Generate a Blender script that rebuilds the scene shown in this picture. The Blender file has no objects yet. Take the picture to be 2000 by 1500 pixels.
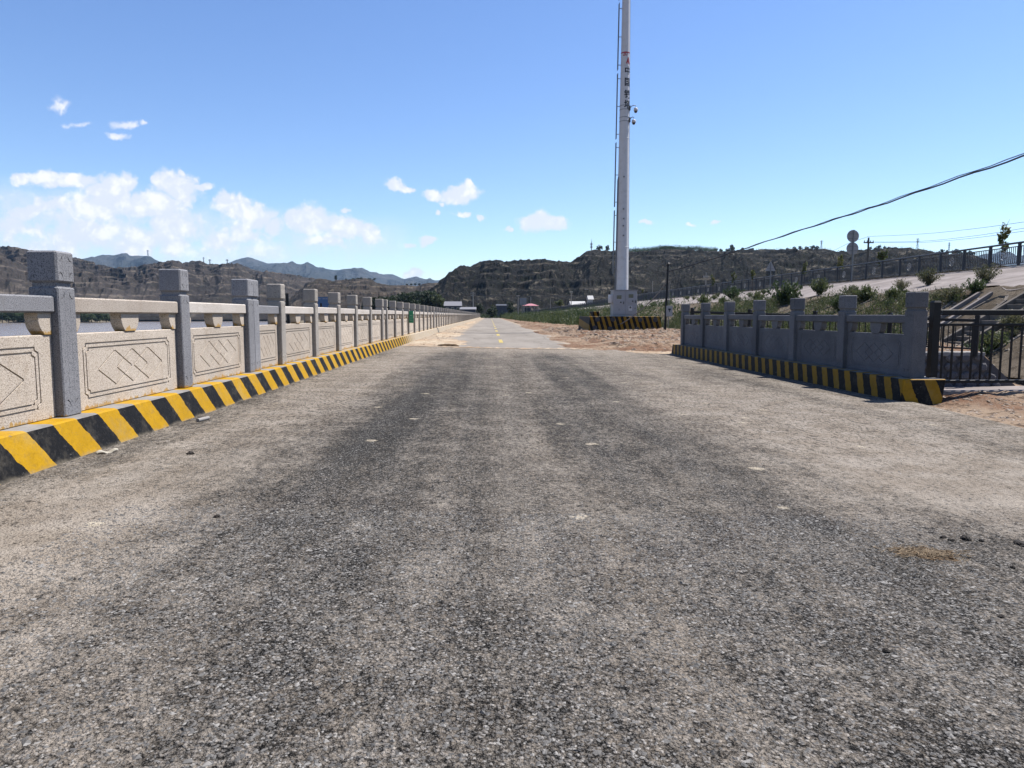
import bpy, bmesh, math, random
import numpy as np
from mathutils import Vector, Matrix, Euler

random.seed(11)
rng = np.random.default_rng(11)
scene = bpy.context.scene
col = scene.collection
R = math.radians

# ------------------------------------------------------------------ camera
CAM_Z = 1.25
FPX = 1387.0
PITCH = math.atan(135 / FPX)
YAW = math.atan(43 / FPX)
cam_data = bpy.data.cameras.new("camera")
cam = bpy.data.objects.new("camera", cam_data)
col.objects.link(cam)
cam.location = (0, 0, CAM_Z)
cam.rotation_euler = (math.pi / 2 - PITCH, 0, -YAW)
cam_data.sensor_width = 36.0
cam_data.lens = FPX * 36.0 / 2000.0
cam_data.clip_start = 0.05
cam_data.clip_end = 30000
scene.camera = cam

# ------------------------------------------------------------------ light
SUN_AZ, SUN_EL = 64.0, 60.0        # clockwise from +Y, above the horizon
SKY_STRENGTH = 0.084
SUN_STRENGTH = 5.0
scene.view_settings.view_transform = 'Standard'
scene.view_settings.look = 'None'
scene.view_settings.exposure = 1.08
scene.view_settings.gamma = 1.0
scene.view_settings.use_curve_mapping = False
scene.cycles.use_denoising = True
scene.cycles.max_bounces = 6
scene.cycles.diffuse_bounces = 2
scene.cycles.glossy_bounces = 2
scene.cycles.transmission_bounces = 3
scene.cycles.transparent_max_bounces = 4
scene.cycles.volume_bounces = 0
scene.cycles.caustics_reflective = False
scene.cycles.caustics_refractive = False

sdir = Vector((math.sin(R(SUN_AZ)) * math.cos(R(SUN_EL)), math.cos(R(SUN_AZ)) * math.cos(R(SUN_EL)), math.sin(R(SUN_EL))))
sun_data = bpy.data.lights.new("sun", 'SUN')
sun_data.energy = SUN_STRENGTH
sun_data.angle = R(0.53)
sun_data.color = (1.0, 0.955, 0.90)
sun = bpy.data.objects.new("sun", sun_data)
col.objects.link(sun)
sun.rotation_euler = sdir.to_track_quat('Z', 'Y').to_euler()
sun.location = (30, 20, 60)

# ------------------------------------------------------------------ node helpers
def S(nt, typ, ins=None, **props):
    n = nt.nodes.new(typ)
    for k, v in props.items():
        setattr(n, k, v)
    for k, v in (ins or {}).items():
        if isinstance(v, bpy.types.NodeSocket):
            nt.links.new(v, n.inputs[k])
        else:
            n.inputs[k].default_value = v
    return n

class G:
    """small wrapper round a node tree"""
    def __init__(self, nt):
        self.nt = nt
    def m(self, op, a, b=0.0, c=0.0, clamp=False):
        n = S(self.nt, 'ShaderNodeMath', {0: a, 1: b, 2: c}, operation=op)
        n.use_clamp = clamp
        return n.outputs[0]
    def vm(self, op, a, b=(0, 0, 0), out=0):
        return S(self.nt, 'ShaderNodeVectorMath', {0: a, 1: b}, operation=op).outputs[out]
    def noise(self, vec, scale, detail=4.0, rough=0.55, out=0, dist=0.0):
        return S(self.nt, 'ShaderNodeTexNoise', {'Vector': vec, 'Scale': scale, 'Detail': detail, 'Roughness': rough, 'Distortion': dist}).outputs[out]
    def voro(self, vec, scale, out='Distance', feature='F1', rnd=1.0):
        n = S(self.nt, 'ShaderNodeTexVoronoi', {'Vector': vec, 'Scale': scale, 'Randomness': rnd}, feature=feature)
        return n.outputs[out]
    def ss(self, v, lo, hi, a=0.0, b=1.0):
        n = S(self.nt, 'ShaderNodeMapRange', {0: v, 1: lo, 2: hi, 3: a, 4: b}, interpolation_type='SMOOTHSTEP')
        return n.outputs[0]
    def lin(self, v, lo, hi, a=0.0, b=1.0):
        return S(self.nt, 'ShaderNodeMapRange', {0: v, 1: lo, 2: hi, 3: a, 4: b}).outputs[0]
    def mix(self, f, a, b, blend='MIX'):
        n = self.nt.nodes.new('ShaderNodeMix')
        n.data_type = 'RGBA'
        n.blend_type = blend
        for k, v in ((0, f), (6, a), (7, b)):
            if isinstance(v, bpy.types.NodeSocket):
                self.nt.links.new(v, n.inputs[k])
            elif k == 0:
                n.inputs[k].default_value = v
            else:
                n.inputs[k].default_value = (*v, 1.0) if len(v) == 3 else v
        return n.outputs[2]
    def scale(self, vec, s):
        return self.vm('MULTIPLY', vec, s)
    def sep(self, vec):
        return S(self.nt, 'ShaderNodeSeparateXYZ', {0: vec}).outputs
    def comb(self, x, y, z):
        return S(self.nt, 'ShaderNodeCombineXYZ', {0: x, 1: y, 2: z}).outputs[0]

def material(name):
    m = bpy.data.materials.new(name)
    m.use_nodes = True
    nt = m.node_tree
    bs = nt.nodes['Principled BSDF']
    g = G(nt)
    geo = nt.nodes.new('ShaderNodeNewGeometry')
    return m, g, bs, geo.outputs['Position'], geo.outputs['Normal']

ALB = 0.50      # overall reflectance level of the painted-in colours below
def put(g, bs, color=None, rough=None, bump=None, bump_dist=0.01, bump_str=1.0, metal=None, spec=None):
    for key, v in (('Base Color', color), ('Roughness', rough), ('Metallic', metal), ('Specular IOR Level', spec)):
        if v is None:
            continue
        if key == 'Base Color':
            if isinstance(v, bpy.types.NodeSocket):
                g.nt.links.new(g.vm('MULTIPLY', v, (ALB, ALB, ALB)), bs.inputs[key])
            else:
                bs.inputs[key].default_value = (v[0] * ALB, v[1] * ALB, v[2] * ALB, 1)
        elif isinstance(v, bpy.types.NodeSocket):
            g.nt.links.new(v, bs.inputs[key])
        else:
            bs.inputs[key].default_value = v
    if bump is not None:
        b = S(g.nt, 'ShaderNodeBump', {'Height': bump, 'Distance': bump_dist, 'Strength': bump_str})
        g.nt.links.new(b.outputs[0], bs.inputs['Normal'])

# ------------------------------------------------------------------ pixel -> place
_rot = Euler((math.pi / 2 - PITCH, 0, -YAW)).to_matrix()
def ray(px, py):
    return _rot @ Vector(((px - 1000) / FPX, -(py - 750) / FPX, -1.0))
def at(px, py, Y):
    d = ray(px, py)
    k = Y / d.y
    return Vector((d.x * k, Y, CAM_Z + d.z * k))
def hang(px, py):
    d = ray(px, py)
    h = math.hypot(d.x, d.y)
    return d.x / h, d.y / h, d.z / h

# ------------------------------------------------------------------ world: Nishita sky and clouds
world = bpy.data.worlds.new("World")
scene.world = world
world.use_nodes = True
wt = world.node_tree
wg = G(wt)
bg = wt.nodes['Background']
sky = S(wt, 'ShaderNodeTexSky', sky_type='NISHITA')
sky.sun_disc = False
sky.sun_elevation = R(SUN_EL)
sky.sun_rotation = R(SUN_AZ)
sky.altitude = 1500
sky.air_density = 1.15
sky.dust_density = 0.5
sky.ozone_density = 2.2
tc = wt.nodes.new('ShaderNodeTexCoord').outputs['Generated']
dx, dy, dz = wg.sep(tc)
dyc = wg.m('MAXIMUM', dy, 0.02)
uu = wg.m('DIVIDE', dx, dyc)
vv = wg.m('DIVIDE', dz, dyc)
uv = wg.comb(uu, vv, 0.0)
n1 = wg.noise(wg.scale(uv, (1, 1.25, 1)), 17.0, 7.0, 0.6)
n2 = wg.noise(wg.vm('ADD', uv, (0.013, 0.03, 0.4)), 42.0, 5.0, 0.62)
warp = wg.noise(uv, 26.0, 4.0, 0.55, out=1)
wuv = wg.vm('ADD', uv, wg.scale(wg.vm('SUBTRACT', warp, (0.5, 0.5, 0.5)), (0.045, 0.03, 0)))
CLOUDS = [
 # px, py, rx, ry, weight
 (47,347,26,9,.9),(95,344,34,13,1),(140,354,62,17,1),(215,378,56,25,1),(252,362,22,18,1),(316,350,17,22,1.05),(345,366,44,30,1.05),(388,364,22,9,.9),
 (304,402,74,28,1),(340,436,74,32,.8),(190,404,58,30,.85),(110,402,60,24,.5),(50,410,46,18,.75),(20,440,62,34,.72),(150,455,130,46,.66),(300,468,130,38,.62),(430,470,80,30,.5),
 (434,389,20,14,1),(458,403,40,24,1.05),(497,421,42,27,1.05),(533,440,26,20,.9),(486,458,54,26,.6),(608,432,52,27,1.05),(571,427,24,19,1),(684,441,52,24,1),(722,452,21,24,1),(640,470,60,14,.5),(672,406,13,6,.75),
 (771,365,21,9,.95),(794,367,14,5,.8),(897,377,36,19,1.05),(912,362,13,9,.95),(846,382,22,8,.85),(868,394,9,5,.7),(862,410,8,6,.75),(904,416,14,6,.8),(942,425,10,5,.8),
 (1063,433,50,18,1.08),(992,445,9,4,.7),(799,475,13,6,.8),(831,464,16,11,.95),(817,536,24,10,.85),
 (1260,434,24,6,.9),(1406,437,18,5,.95),(1340,439,10,4,.5),(122,206,22,11,.30),(153,245,22,6,.42),(245,243,17,8,.55),(279,240,14,5,.5),(240,267,17,5,.36),(1747,478,9,4,.55),(355,334,8,5,.5),
]
acc = None
for px, py, rx, ry, w in CLOUDS:
    d = ray(px, py)
    u0, v0 = d.x / d.y, d.z / d.y
    a, b = rx / FPX * 1.15, ry / FPX * 1.2
    q = wg.vm('MULTIPLY', wg.vm('SUBTRACT', wuv, (u0, v0, 0)), (1 / a, 1 / b, 0))
    l = wg.vm('LENGTH', q, out=1)
    e = wg.m('MULTIPLY_ADD', l, -w, w)
    acc = e if acc is None else wg.m('MAXIMUM', acc, e)
bub = S(wt, 'ShaderNodeTexVoronoi', {'Vector': wg.vm('ADD', uv, wg.scale(wg.vm('SUBTRACT', warp, (.5, .5, .5)), (.03, .03, 0))), 'Scale': 58.0, 'Smoothness': 0.6, 'Detail': 2.0, 'Roughness': 0.5}, feature='SMOOTH_F1').outputs['Distance']
nn = wg.m('SUBTRACT', wg.m('ADD', wg.m('MULTIPLY', n1, 1.0), wg.m('MULTIPLY', n2, 0.75)), 0.875)
nn = wg.m('ADD', nn, wg.m('MULTIPLY', wg.m('SUBTRACT', 0.42, bub), 0.42))
dens = wg.m('ADD', wg.m('MAXIMUM', acc, -1.0), wg.m('MULTIPLY_ADD', nn, 0.80, 0.10))
crisp = wg.ss(dens, -0.10, 0.40)
# the hazy sheet below the towers
sof = None
for px, py, rx, ry, w in [(150, 455, 340, 100, 1.0), (420, 470, 310, 78, .9), (640, 465, 200, 58, .6), (0, 430, 170, 90, .9)]:
    d = ray(px, py)
    l = wg.vm('LENGTH', wg.vm('MULTIPLY', wg.vm('SUBTRACT', wuv, (d.x / d.y, d.z / d.y, 0)), (FPX / rx, FPX / ry, 0)), out=1)
    e = wg.m('MULTIPLY', wg.ss(l, 1.05, 0.25), w)
    sof = e if sof is None else wg.m('MAXIMUM', sof, e)
soft = wg.m('MULTIPLY', sof, wg.ss(wg.m('ADD', n1, wg.m('MULTIPLY', n2, .5)), 0.42, 0.92))
cmask = wg.m('MULTIPLY', wg.m('MAXIMUM', crisp, soft), wg.ss(dy, 0.02, 0.1))
n1s = wg.noise(wg.scale(wg.vm('ADD', uv, (0.010, 0.014, 0)), (1, 1.25, 1)), 17.0, 7.0, 0.6)
relief = wg.m('MULTIPLY', wg.m('SUBTRACT', n1, n1s), 1.9)
lit = wg.ss(wg.m('ADD', wg.m('ADD', relief, wg.m('MULTIPLY', dens, 0.25)), wg.m('MULTIPLY', wg.m('SUBTRACT', .42, bub), .55)), -0.24, 0.28)
ccol = wg.mix(lit, (0.77, 0.80, 0.90), (1.0, 0.985, 0.985))
skyc = sky.outputs[0]
# the clear sky, a touch more violet-blue as the camera's sensor saw it
hs = S(wt, 'ShaderNodeHueSaturation', {'Hue': 0.509, 'Saturation': 1.15, 'Value': 1.0, 'Color': skyc}).outputs[0]
skyk = wg.vm('MULTIPLY', hs, (SKY_STRENGTH,) * 3)
cloudk = wg.vm('MULTIPLY', ccol, (0.535,) * 3)
final = wg.mix(wg.m('MULTIPLY', cmask, 0.93), skyk, cloudk)
wt.links.new(final, bg.inputs['Color'])
bg.inputs['Strength'].default_value = 1.0

# ------------------------------------------------------------------ mesh helpers
class MB:
    def __init__(self):
        self.v = []
        self.f = []
    def add(self, vs, fs):
        o = len(self.v)
        self.v += [tuple(p) for p in vs]
        self.f += [tuple(i + o for i in f) for f in fs]
        return self
    def box(self, x0, x1, y0, y1, z0, z1, M=None):
        vs = [Vector((x, y, z)) for z in (z0, z1) for x, y in ((x0, y0), (x1, y0), (x1, y1), (x0, y1))]
        if M is not None:
            vs = [M @ p for p in vs]
        return self.add(vs, [(3, 2, 1, 0), (4, 5, 6, 7), (0, 1, 5, 4), (1, 2, 6, 5), (2, 3, 7, 6), (3, 0, 4, 7)])
    def prism(self, poly, a0, a1, axis='y'):
        """poly: 2-D points, extruded along axis from a0 to a1"""
        n = len(poly)
        def P(p, a):
            if axis == 'y':
                return (p[0], a, p[1])
            if axis == 'x':
                return (a, p[0], p[1])
            return (p[0], p[1], a)
        vs = [P(p, a0) for p in poly] + [P(p, a1) for p in poly]
        fs = [tuple(range(n))[::-1], tuple(range(n, 2 * n))]
        fs += [(i, (i + 1) % n, n + (i + 1) % n, n + i) for i in range(n)]
        return self.add(vs, fs)
    def tube(self, pts, rad, n=8, cap=True):
        pts = [Vector(p) for p in pts]
        rads = rad if isinstance(rad, (list, tuple)) else [rad] * len(pts)
        vs, fs = [], []
        ref = None
        for i, p in enumerate(pts):
            t = (pts[min(i + 1, len(pts) - 1)] - pts[max(i - 1, 0)]).normalized()
            if ref is None:
                ref = Vector((0, 0, 1)) if abs(t.z) < .9 else Vector((1, 0, 0))
            a = t.cross(ref).normalized()
            b = t.cross(a).normalized()
            for k in range(n):
                an = 2 * math.pi * k / n
                vs.append(p + (a * math.cos(an) + b * math.sin(an)) * rads[i])
        for i in range(len(pts) - 1):
            for k in range(n):
                fs.append((i * n + k, i * n + (k + 1) % n, (i + 1) * n + (k + 1) % n, (i + 1) * n + k))
        if cap:
            fs.append(tuple(range(n))[::-1])
            fs.append(tuple(range((len(pts) - 1) * n, len(pts) * n)))
        return self.add(vs, fs)
    def lathe(self, prof, n=24, c=(0, 0, 0)):
        vs, fs = [], []
        for r, z in prof:
            for k in range(n):
                an = 2 * math.pi * k / n
                vs.append((c[0] + r * math.cos(an), c[1] + r * math.sin(an), c[2] + z))
        for i in range(len(prof) - 1):
            for k in range(n):
                fs.append((i * n + k, i * n + (k + 1) % n, (i + 1) * n + (k + 1) % n, (i + 1) * n + k))
        fs.append(tuple(range(n))[::-1])
        fs.append(tuple(range((len(prof) - 1) * n, len(prof) * n)))
        return self.add(vs, fs)
    def mesh(self, name, mat, bevel=0.0, smooth=False):
        me = bpy.data.meshes.new(name)
        me.from_pydata(self.v, [], self.f)
        bm = bmesh.new()
        bm.from_mesh(me)
        bmesh.ops.recalc_face_normals(bm, faces=bm.faces)
        if bevel:
            ed = [e for e in bm.edges if len(e.link_faces) == 2 and e.calc_face_angle(0) > 0.5]
            bmesh.ops.bevel(bm, geom=ed, offset=bevel, segments=1, affect='EDGES', clamp_overlap=True)
        bm.to_mesh(me)
        bm.free()
        if smooth:
            me.polygons.foreach_set('use_smooth', [True] * len(me.polygons))
        if mat is not None:
            me.materials.append(mat)
        return me

def np_mesh(name, verts, faces, mat, smooth=False):
    me = bpy.data.meshes.new(name)
    verts = np.ascontiguousarray(verts, dtype=np.float32)
    faces = np.ascontiguousarray(faces, dtype=np.int32)
    nf, k = faces.shape
    me.vertices.add(len(verts))
    me.vertices.foreach_set('co', verts.ravel())
    me.loops.add(nf * k)
    me.loops.foreach_set('vertex_index', faces.ravel())
    me.polygons.add(nf)
    me.polygons.foreach_set('loop_start', np.arange(0, nf * k, k, dtype=np.int32))
    me.update(calc_edges=True)
    me.polygons.foreach_set('use_smooth', np.full(nf, smooth, dtype=bool))
    if mat is not None:
        me.materials.append(mat)
    return me

def obj(name, me, parent=None, loc=(0, 0, 0), rot=(0, 0, 0), scale=(1, 1, 1)):
    o = bpy.data.objects.new(name, me)
    col.objects.link(o)
    o.parent = parent
    o.location = loc
    o.rotation_euler = rot
    o.scale = scale
    return o
def tag(o, label=None, cat=None, group=None, kind=None):
    if label: o['label'] = label
    if cat: o['category'] = cat
    if group: o['group'] = group
    if kind: o['kind'] = kind
    return o
def root(name, label, cat, loc=(0, 0, 0), rz=0.0, group=None, scale=(1, 1, 1)):
    o = obj(name, None, None, loc, (0, 0, rz), scale)
    o.empty_display_size = 0.2
    return tag(o, label, cat, group)
def struct(name, me, parent=None):
    o = obj(name, me, parent)
    if parent is None:
        o['kind'] = 'structure'
    return o

def cut(me, cutters):
    """grooves cut into a mesh; returns the new mesh"""
    a = bpy.data.objects.new('a', me)
    c = bpy.data.objects.new('c', cutters)
    col.objects.link(a); col.objects.link(c)
    md = a.modifiers.new('b', 'BOOLEAN')
    md.operation = 'DIFFERENCE'; md.solver = 'EXACT'; md.use_self = True; md.object = c
    dg = bpy.context.evaluated_depsgraph_get()
    dg.update()
    out = bpy.data.meshes.new_from_object(a.evaluated_get(dg))
    nm = me.name
    bpy.data.objects.remove(a); bpy.data.objects.remove(c)
    out.name = nm
    return out

# numpy gradient noise
_perm = rng.permutation(512)
_grad = rng.normal(size=(512, 2)); _grad /= np.linalg.norm(_grad, axis=1)[:, None]
def gnoise(x, y):
    xi, yi = np.floor(x).astype(int), np.floor(y).astype(int)
    xf, yf = x - xi, y - yi
    u, v = xf * xf * xf * (xf * (xf * 6 - 15) + 10), yf * yf * yf * (yf * (yf * 6 - 15) + 10)
    def gr(i, j, fx, fy):
        h = _perm[(_perm[i & 511] + j) & 511]
        gg = _grad[h]
        return gg[..., 0] * fx + gg[..., 1] * fy
    a = gr(xi, yi, xf, yf); b = gr(xi + 1, yi, xf - 1, yf)
    c = gr(xi, yi + 1, xf, yf - 1); d = gr(xi + 1, yi + 1, xf - 1, yf - 1)
    return (a * (1 - u) + b * u) * (1 - v) + (c * (1 - u) + d * u) * v
def fbm(x, y, oct=5, rough=.5):
    s, a, t = 0, 1.0, 0
    for i in range(oct):
        s = s + a * gnoise(x * 2 ** i + 17.3 * i, y * 2 ** i - 9.1 * i); t += a; a *= rough
    return s / t
def ridged(x, y, oct=5, rough=.5):
    s, a, t = 0, 1.0, 0
    for i in range(oct):
        s = s + a * (1 - 2.2 * np.abs(gnoise(x * 2 ** i + 11.7 * i, y * 2 ** i + 5.3 * i))); t += a; a *= rough
    return s / t
def sstep(x, a, b):
    t = np.clip((x - a) / (b - a), 0, 1)
    return t * t * (3 - 2 * t)

# ------------------------------------------------------------------ materials
def mat_granite(name, c0, c1, dark, stain=(0.30, 0.22, 0.13), sc=130.0, drips=False):
    m, g, bs, P, N = material(name)
    sp = g.noise(P, sc, 2.0, 0.7)
    sp2 = g.noise(P, sc * 0.55, 3.0, 0.75)
    big = g.noise(P, 1.6, 5.0, 0.6)
    oi = g.nt.nodes.new('ShaderNodeObjectInfo').outputs['Random']
    c = g.mix(g.ss(big, 0.3, 0.7), c0, c1)
    c = g.mix(g.m('MULTIPLY', g.ss(sp, 0.50, 0.62), 0.85), c, dark)
    c = g.mix(g.m('MULTIPLY', g.ss(sp2, 0.60, 0.72), 0.30), c, dark)
    c = g.mix(g.m('MULTIPLY', g.ss(g.noise(P, 3.1, 6.0, 0.65), 0.58, 0.75), 0.35), c, stain)
    dn_ = g.noise(g.scale(P, (1, 1, .10)), 8.0, 6.0, 0.7)
    c = g.mix(g.m('MULTIPLY', g.ss(dn_, 0.56, 0.72), 0.30), c, stain)
    c = g.mix(g.m('MULTIPLY', g.ss(g.noise(P, 21.0, 4.0, .7), 0.66, 0.72), 0.5), c, tuple(v * .6 for v in stain))
    if drips:       # splashes of kerb paint along the foot
        ob = g.nt.nodes.new('ShaderNodeTexCoord').outputs['Object']
        oz = g.sep(ob)[2]
        dr_ = g.ss(g.m('SUBTRACT', g.m('MULTIPLY_ADD', g.noise(g.scale(P, (1, 1, .35)), 9.0, 5.0, .75), 0.26, -0.105), oz), 0.0, 0.012)
        c = g.mix(g.m('MULTIPLY', dr_, 0.75), c, (0.60, 0.32, 0.03))
    val = g.m('MULTIPLY_ADD', oi, 0.22, 0.89)
    c = g.mix(1.0, c, g.comb(val, val, val), 'MULTIPLY')
    put(g, bs, c, 0.8, g.m('ADD', g.m('MULTIPLY', sp, 0.8), g.m('MULTIPLY', sp2, 0.8)), 0.006, 0.8, spec=0.12)
    return m
M_GRANITE = mat_granite('granite_grey', (0.47, 0.47, 0.49), (0.39, 0.39, 0.41), (0.10, 0.10, 0.11), (0.33, 0.31, 0.29))
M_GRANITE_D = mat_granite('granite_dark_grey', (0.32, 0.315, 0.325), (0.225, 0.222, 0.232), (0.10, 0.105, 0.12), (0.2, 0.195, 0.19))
M_GREYBEIGE = mat_granite('granite_grey_beige', (0.60, 0.55, 0.49), (0.50, 0.46, 0.41), (0.17, 0.15, 0.13))
M_BEIGE = mat_granite('granite_beige', (0.80, 0.71, 0.61), (0.69, 0.60, 0.51), (0.27, 0.21, 0.16), (0.42, 0.30, 0.19))
M_PANEL = mat_granite('granite_panel', (0.88, 0.77, 0.645), (0.77, 0.665, 0.55), (0.27, 0.21, 0.16), (0.42, 0.30, 0.19), drips=True)
M_GRANITE_FOOT = mat_granite('granite_grey_splashed', (0.47, 0.47, 0.49), (0.39, 0.39, 0.41), (0.10, 0.10, 0.11), (0.33, 0.31, 0.29), drips=True)
M_GREYBEIGE_FOOT = mat_granite('granite_grey_beige_splashed', (0.60, 0.55, 0.49), (0.50, 0.46, 0.41), (0.17, 0.15, 0.13), drips=True)
M_PALE = mat_granite('granite_pale', (0.88, 0.81, 0.74), (0.76, 0.69, 0.61), (0.30, 0.26, 0.22), (0.45, 0.35, 0.25))

def mat_paint(name, color, rough=0.5, metal=0.0, wear=None, amt=0.15, spec=0.4):
    m, g, bs, P, N = material(name)
    n = g.noise(P, 3.0, 6.0, 0.65)
    f = g.noise(P, 60.0, 3.0, 0.6)
    c = g.mix(g.m('MULTIPLY', g.ss(n, 0.45, 0.75), amt), color, wear or tuple(x * 0.55 for x in color))
    put(g, bs, c, g.lin(f, 0.3, 0.7, rough - 0.08, rough + 0.1), f, 0.001, 0.3, metal=metal, spec=spec)
    return m
M_WHITE = mat_paint('white_paint', (0.90, 0.885, 0.90), 0.42, wear=(0.60, 0.55, 0.50), amt=.4)
M_CABINET = mat_paint('cabinet_grey_paint', (0.52, 0.52, 0.54), 0.5, wear=(0.40, 0.38, 0.35), amt=.3)
M_BLACKMETAL = mat_paint('black_metal', (0.011, 0.011, 0.014), 0.5, wear=(0.04, 0.035, 0.03), amt=.35, spec=.25)
M_GREYMETAL = mat_paint('slate_metal', (0.075, 0.085, 0.105), 0.5, wear=(0.14, 0.13, 0.12), amt=.4, spec=.25)
M_STEEL = mat_paint('galvanised_steel', (0.30, 0.31, 0.33), 0.45, metal=0.5, amt=.3)
M_SIGNBACK = mat_paint('sign_back', (0.46, 0.46, 0.48), 0.6, metal=0.0, amt=.3)
M_RED = mat_paint('red_print', (0.55, 0.03, 0.05), 0.5)
M_BLACKPRINT = mat_paint('black_print', (0.015, 0.015, 0.025), 0.5)
M_GREEN = mat_paint('green_sign_paint', (0.02, 0.36, 0.16), 0.4, wear=(0.10, 0.40, 0.25), amt=.4)
M_RUBBER = mat_paint('dark_plastic', (0.03, 0.03, 0.035), 0.5)
M_GLASS = mat_paint('dark_glass', (0.03, 0.035, 0.045), 0.12, spec=0.6)
M_WOODPOLE = mat_paint('weathered_pole', (0.12, 0.11, 0.10), 0.8)
M_CONPOLE = mat_paint('concrete_pole', (0.36, 0.35, 0.33), 0.8)
M_WALLW = mat_paint('white_wall', (0.60, 0.59, 0.58), 0.8, amt=.3)
M_ROOFG = mat_paint('grey_roof', (0.26, 0.26, 0.29), 0.7, amt=.3)
M_WALLG = mat_paint('grey_wall', (0.075, 0.085, 0.115), 0.8, amt=.3)
M_PINK = mat_paint('pink_roof', (0.62, 0.24, 0.28), 0.6, amt=.3)
M_BLUE = mat_paint('blue_board', (0.05, 0.14, 0.33), 0.6, amt=.3)
M_BOARD = mat_paint('billboard_grey', (0.34, 0.35, 0.38), 0.6, amt=.3)
M_YELLOWLINE = mat_paint('yellow_line_paint', (0.62, 0.46, 0.08), 0.7, wear=(0.45, 0.40, 0.30), amt=.8)

def mat_concrete(name, c0, c1, crack=False, relief=0.004):
    m, g, bs, P, N = material(name)
    a = g.noise(P, 0.7, 6.0, 0.6); b = g.noise(P, 14.0, 5.0, 0.7); f = g.noise(P, 120.0, 2.0, 0.6)
    c = g.mix(g.ss(a, 0.3, 0.7), c0, c1)
    c = g.mix(g.m('MULTIPLY', g.ss(b, 0.5, 0.75), 0.4), c, tuple(x * 0.55 for x in c1))
    put(g, bs, c, 0.85, g.m('ADD', b, g.m('MULTIPLY', f, 0.5)), relief, 0.6, spec=0.04)
    return m
M_CONC = mat_concrete('concrete', (0.46, 0.44, 0.42), (0.36, 0.34, 0.32))
M_APRON = mat_concrete('apron_concrete', (0.45, 0.40, 0.38), (0.29, 0.255, 0.235))
M_STEP = mat_concrete('step_concrete', (0.32, 0.285, 0.25), (0.20, 0.175, 0.15))
M_MORTAR = mat_concrete('mortar', (0.17, 0.165, 0.17), (0.12, 0.115, 0.12))

def mat_kerb(name, period, duty, phase, slant, axis='y', edge=None, top_lo=None, yellow=(0.66, 0.37, 0.010), fade=None, endface=False, slant_end=0.4, foot_z=-5.0):
    """striped paint: flat print on the kerb; bare concrete on top away from the edge"""
    m, g, bs, P, N = material(name)
    x, y, z = g.sep(P)
    nx, ny, nz = g.sep(N)
    wob = g.m('MULTIPLY', g.m('SUBTRACT', g.noise(P, 9.0, 4.0, 0.6), 0.5), 0.07)
    base = y if axis == 'y' else x
    s = g.m('ADD', g.m('MULTIPLY_ADD', z, slant, base), wob)
    if endface:
        s2 = g.m('ADD', g.m('MULTIPLY_ADD', z, slant_end, x), wob)
        isend = g.m('LESS_THAN', ny, -0.7)
        s = g.m('ADD', g.m('MULTIPLY', s, g.m('SUBTRACT', 1.0, isend)), g.m('MULTIPLY', s2, isend))
    fr = g.m('FRACT', g.m('DIVIDE', g.m('ADD', s, 500 * period - phase), period))
    black = g.m('LESS_THAN', fr, duty)
    chip = g.m('MAXIMUM', g.ss(g.noise(P, 38.0, 6.0, 0.75), 0.63, 0.68), g.ss(g.m('MULTIPLY', g.noise(g.scale(P, (1, .4, 1)), 16.0, 7.0, 0.8), 1.0), 0.63, 0.67))
    yel = g.mix(g.ss(g.noise(P, 4.0, 5.0, 0.6), 0.35, 0.7), yellow, tuple(c * 0.85 for c in yellow))
    yel = g.mix(g.m('MULTIPLY', g.ss(g.noise(P, 24.0, 6.0, 0.75), 0.50, 0.66), 0.45), yel, tuple(c * 0.55 for c in yellow))
    yel = g.mix(g.m('MULTIPLY', g.ss(g.noise(P, 2.2, 5.0, 0.65), 0.52, 0.70), 0.30), yel, (0.50, 0.40, 0.20))
    blk = g.mix(g.ss(g.noise(P, 30.0, 5.0, 0.7), 0.5, 0.75), (0.012, 0.012, 0.013), (0.045, 0.043, 0.04))
    paint = g.mix(black, yel, blk)
    conc = g.mix(g.ss(g.noise(P, 5.0, 6.0, 0.6), 0.3, 0.7), (0.42, 0.40, 0.38), (0.30, 0.285, 0.27))
    c = g.mix(g.m('MULTIPLY', chip, 0.8), paint, g.mix(0.4, conc, (0.1, 0.08, 0.05)))
    c = g.mix(g.m('MULTIPLY', g.ss(g.noise(P, 6.0, 6.0, .7), .5, .72), .16), c, (0.40, 0.35, 0.27))
    top = g.ss(nz, 0.75, 0.9)
    if top_lo is not None:      # painted only along the outer edge of the top
        far = g.ss(g.m('ADD', g.m('MULTIPLY', x, top_lo[1]), wob), top_lo[0] * top_lo[1], top_lo[0] * top_lo[1] + 0.02)
        bare = g.m('MULTIPLY', top, g.m('MAXIMUM', far, black))
        c = g.mix(bare, c, conc)
    # dust lying at the foot and, far along the road, all over
    dn = g.noise(P, 7.0, 6.0, 0.65)
    foot = g.ss(g.m('MULTIPLY_ADD', dn, 0.10, z), foot_z + .03, foot_z - .03)
    c = g.mix(g.m('MULTIPLY', foot, 0.55), c, (0.42, 0.36, 0.27))
    if fade:
        fd = g.m('MULTIPLY', g.ss(y, fade[0], fade[1]), g.lin(dn, 0.3, 0.6, 0.65, 0.97))
        c = g.mix(fd, c, (0.62, 0.53, 0.41))
    put(g, bs, c, 0.62, g.m('ADD', g.noise(P, 22.0, 6.0, 0.65), g.m('MULTIPLY', chip, -0.5)), 0.012, 0.45, spec=0.12)
    return m
M_KERB_L = mat_kerb('kerb_paint_left', 0.64, 0.5, 5.27 + 0.73 * 0.40, 0.73, 'y', top_lo=(-3.70, -1.0), fade=(27, 33), foot_z=0.155)
M_KERB_R = mat_kerb('kerb_paint_right', 0.43, 0.54, 11.05, -0.5, 'y', top_lo=(6.75, 1.0), endface=True, yellow=(0.52, 0.28, 0.018))
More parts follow.
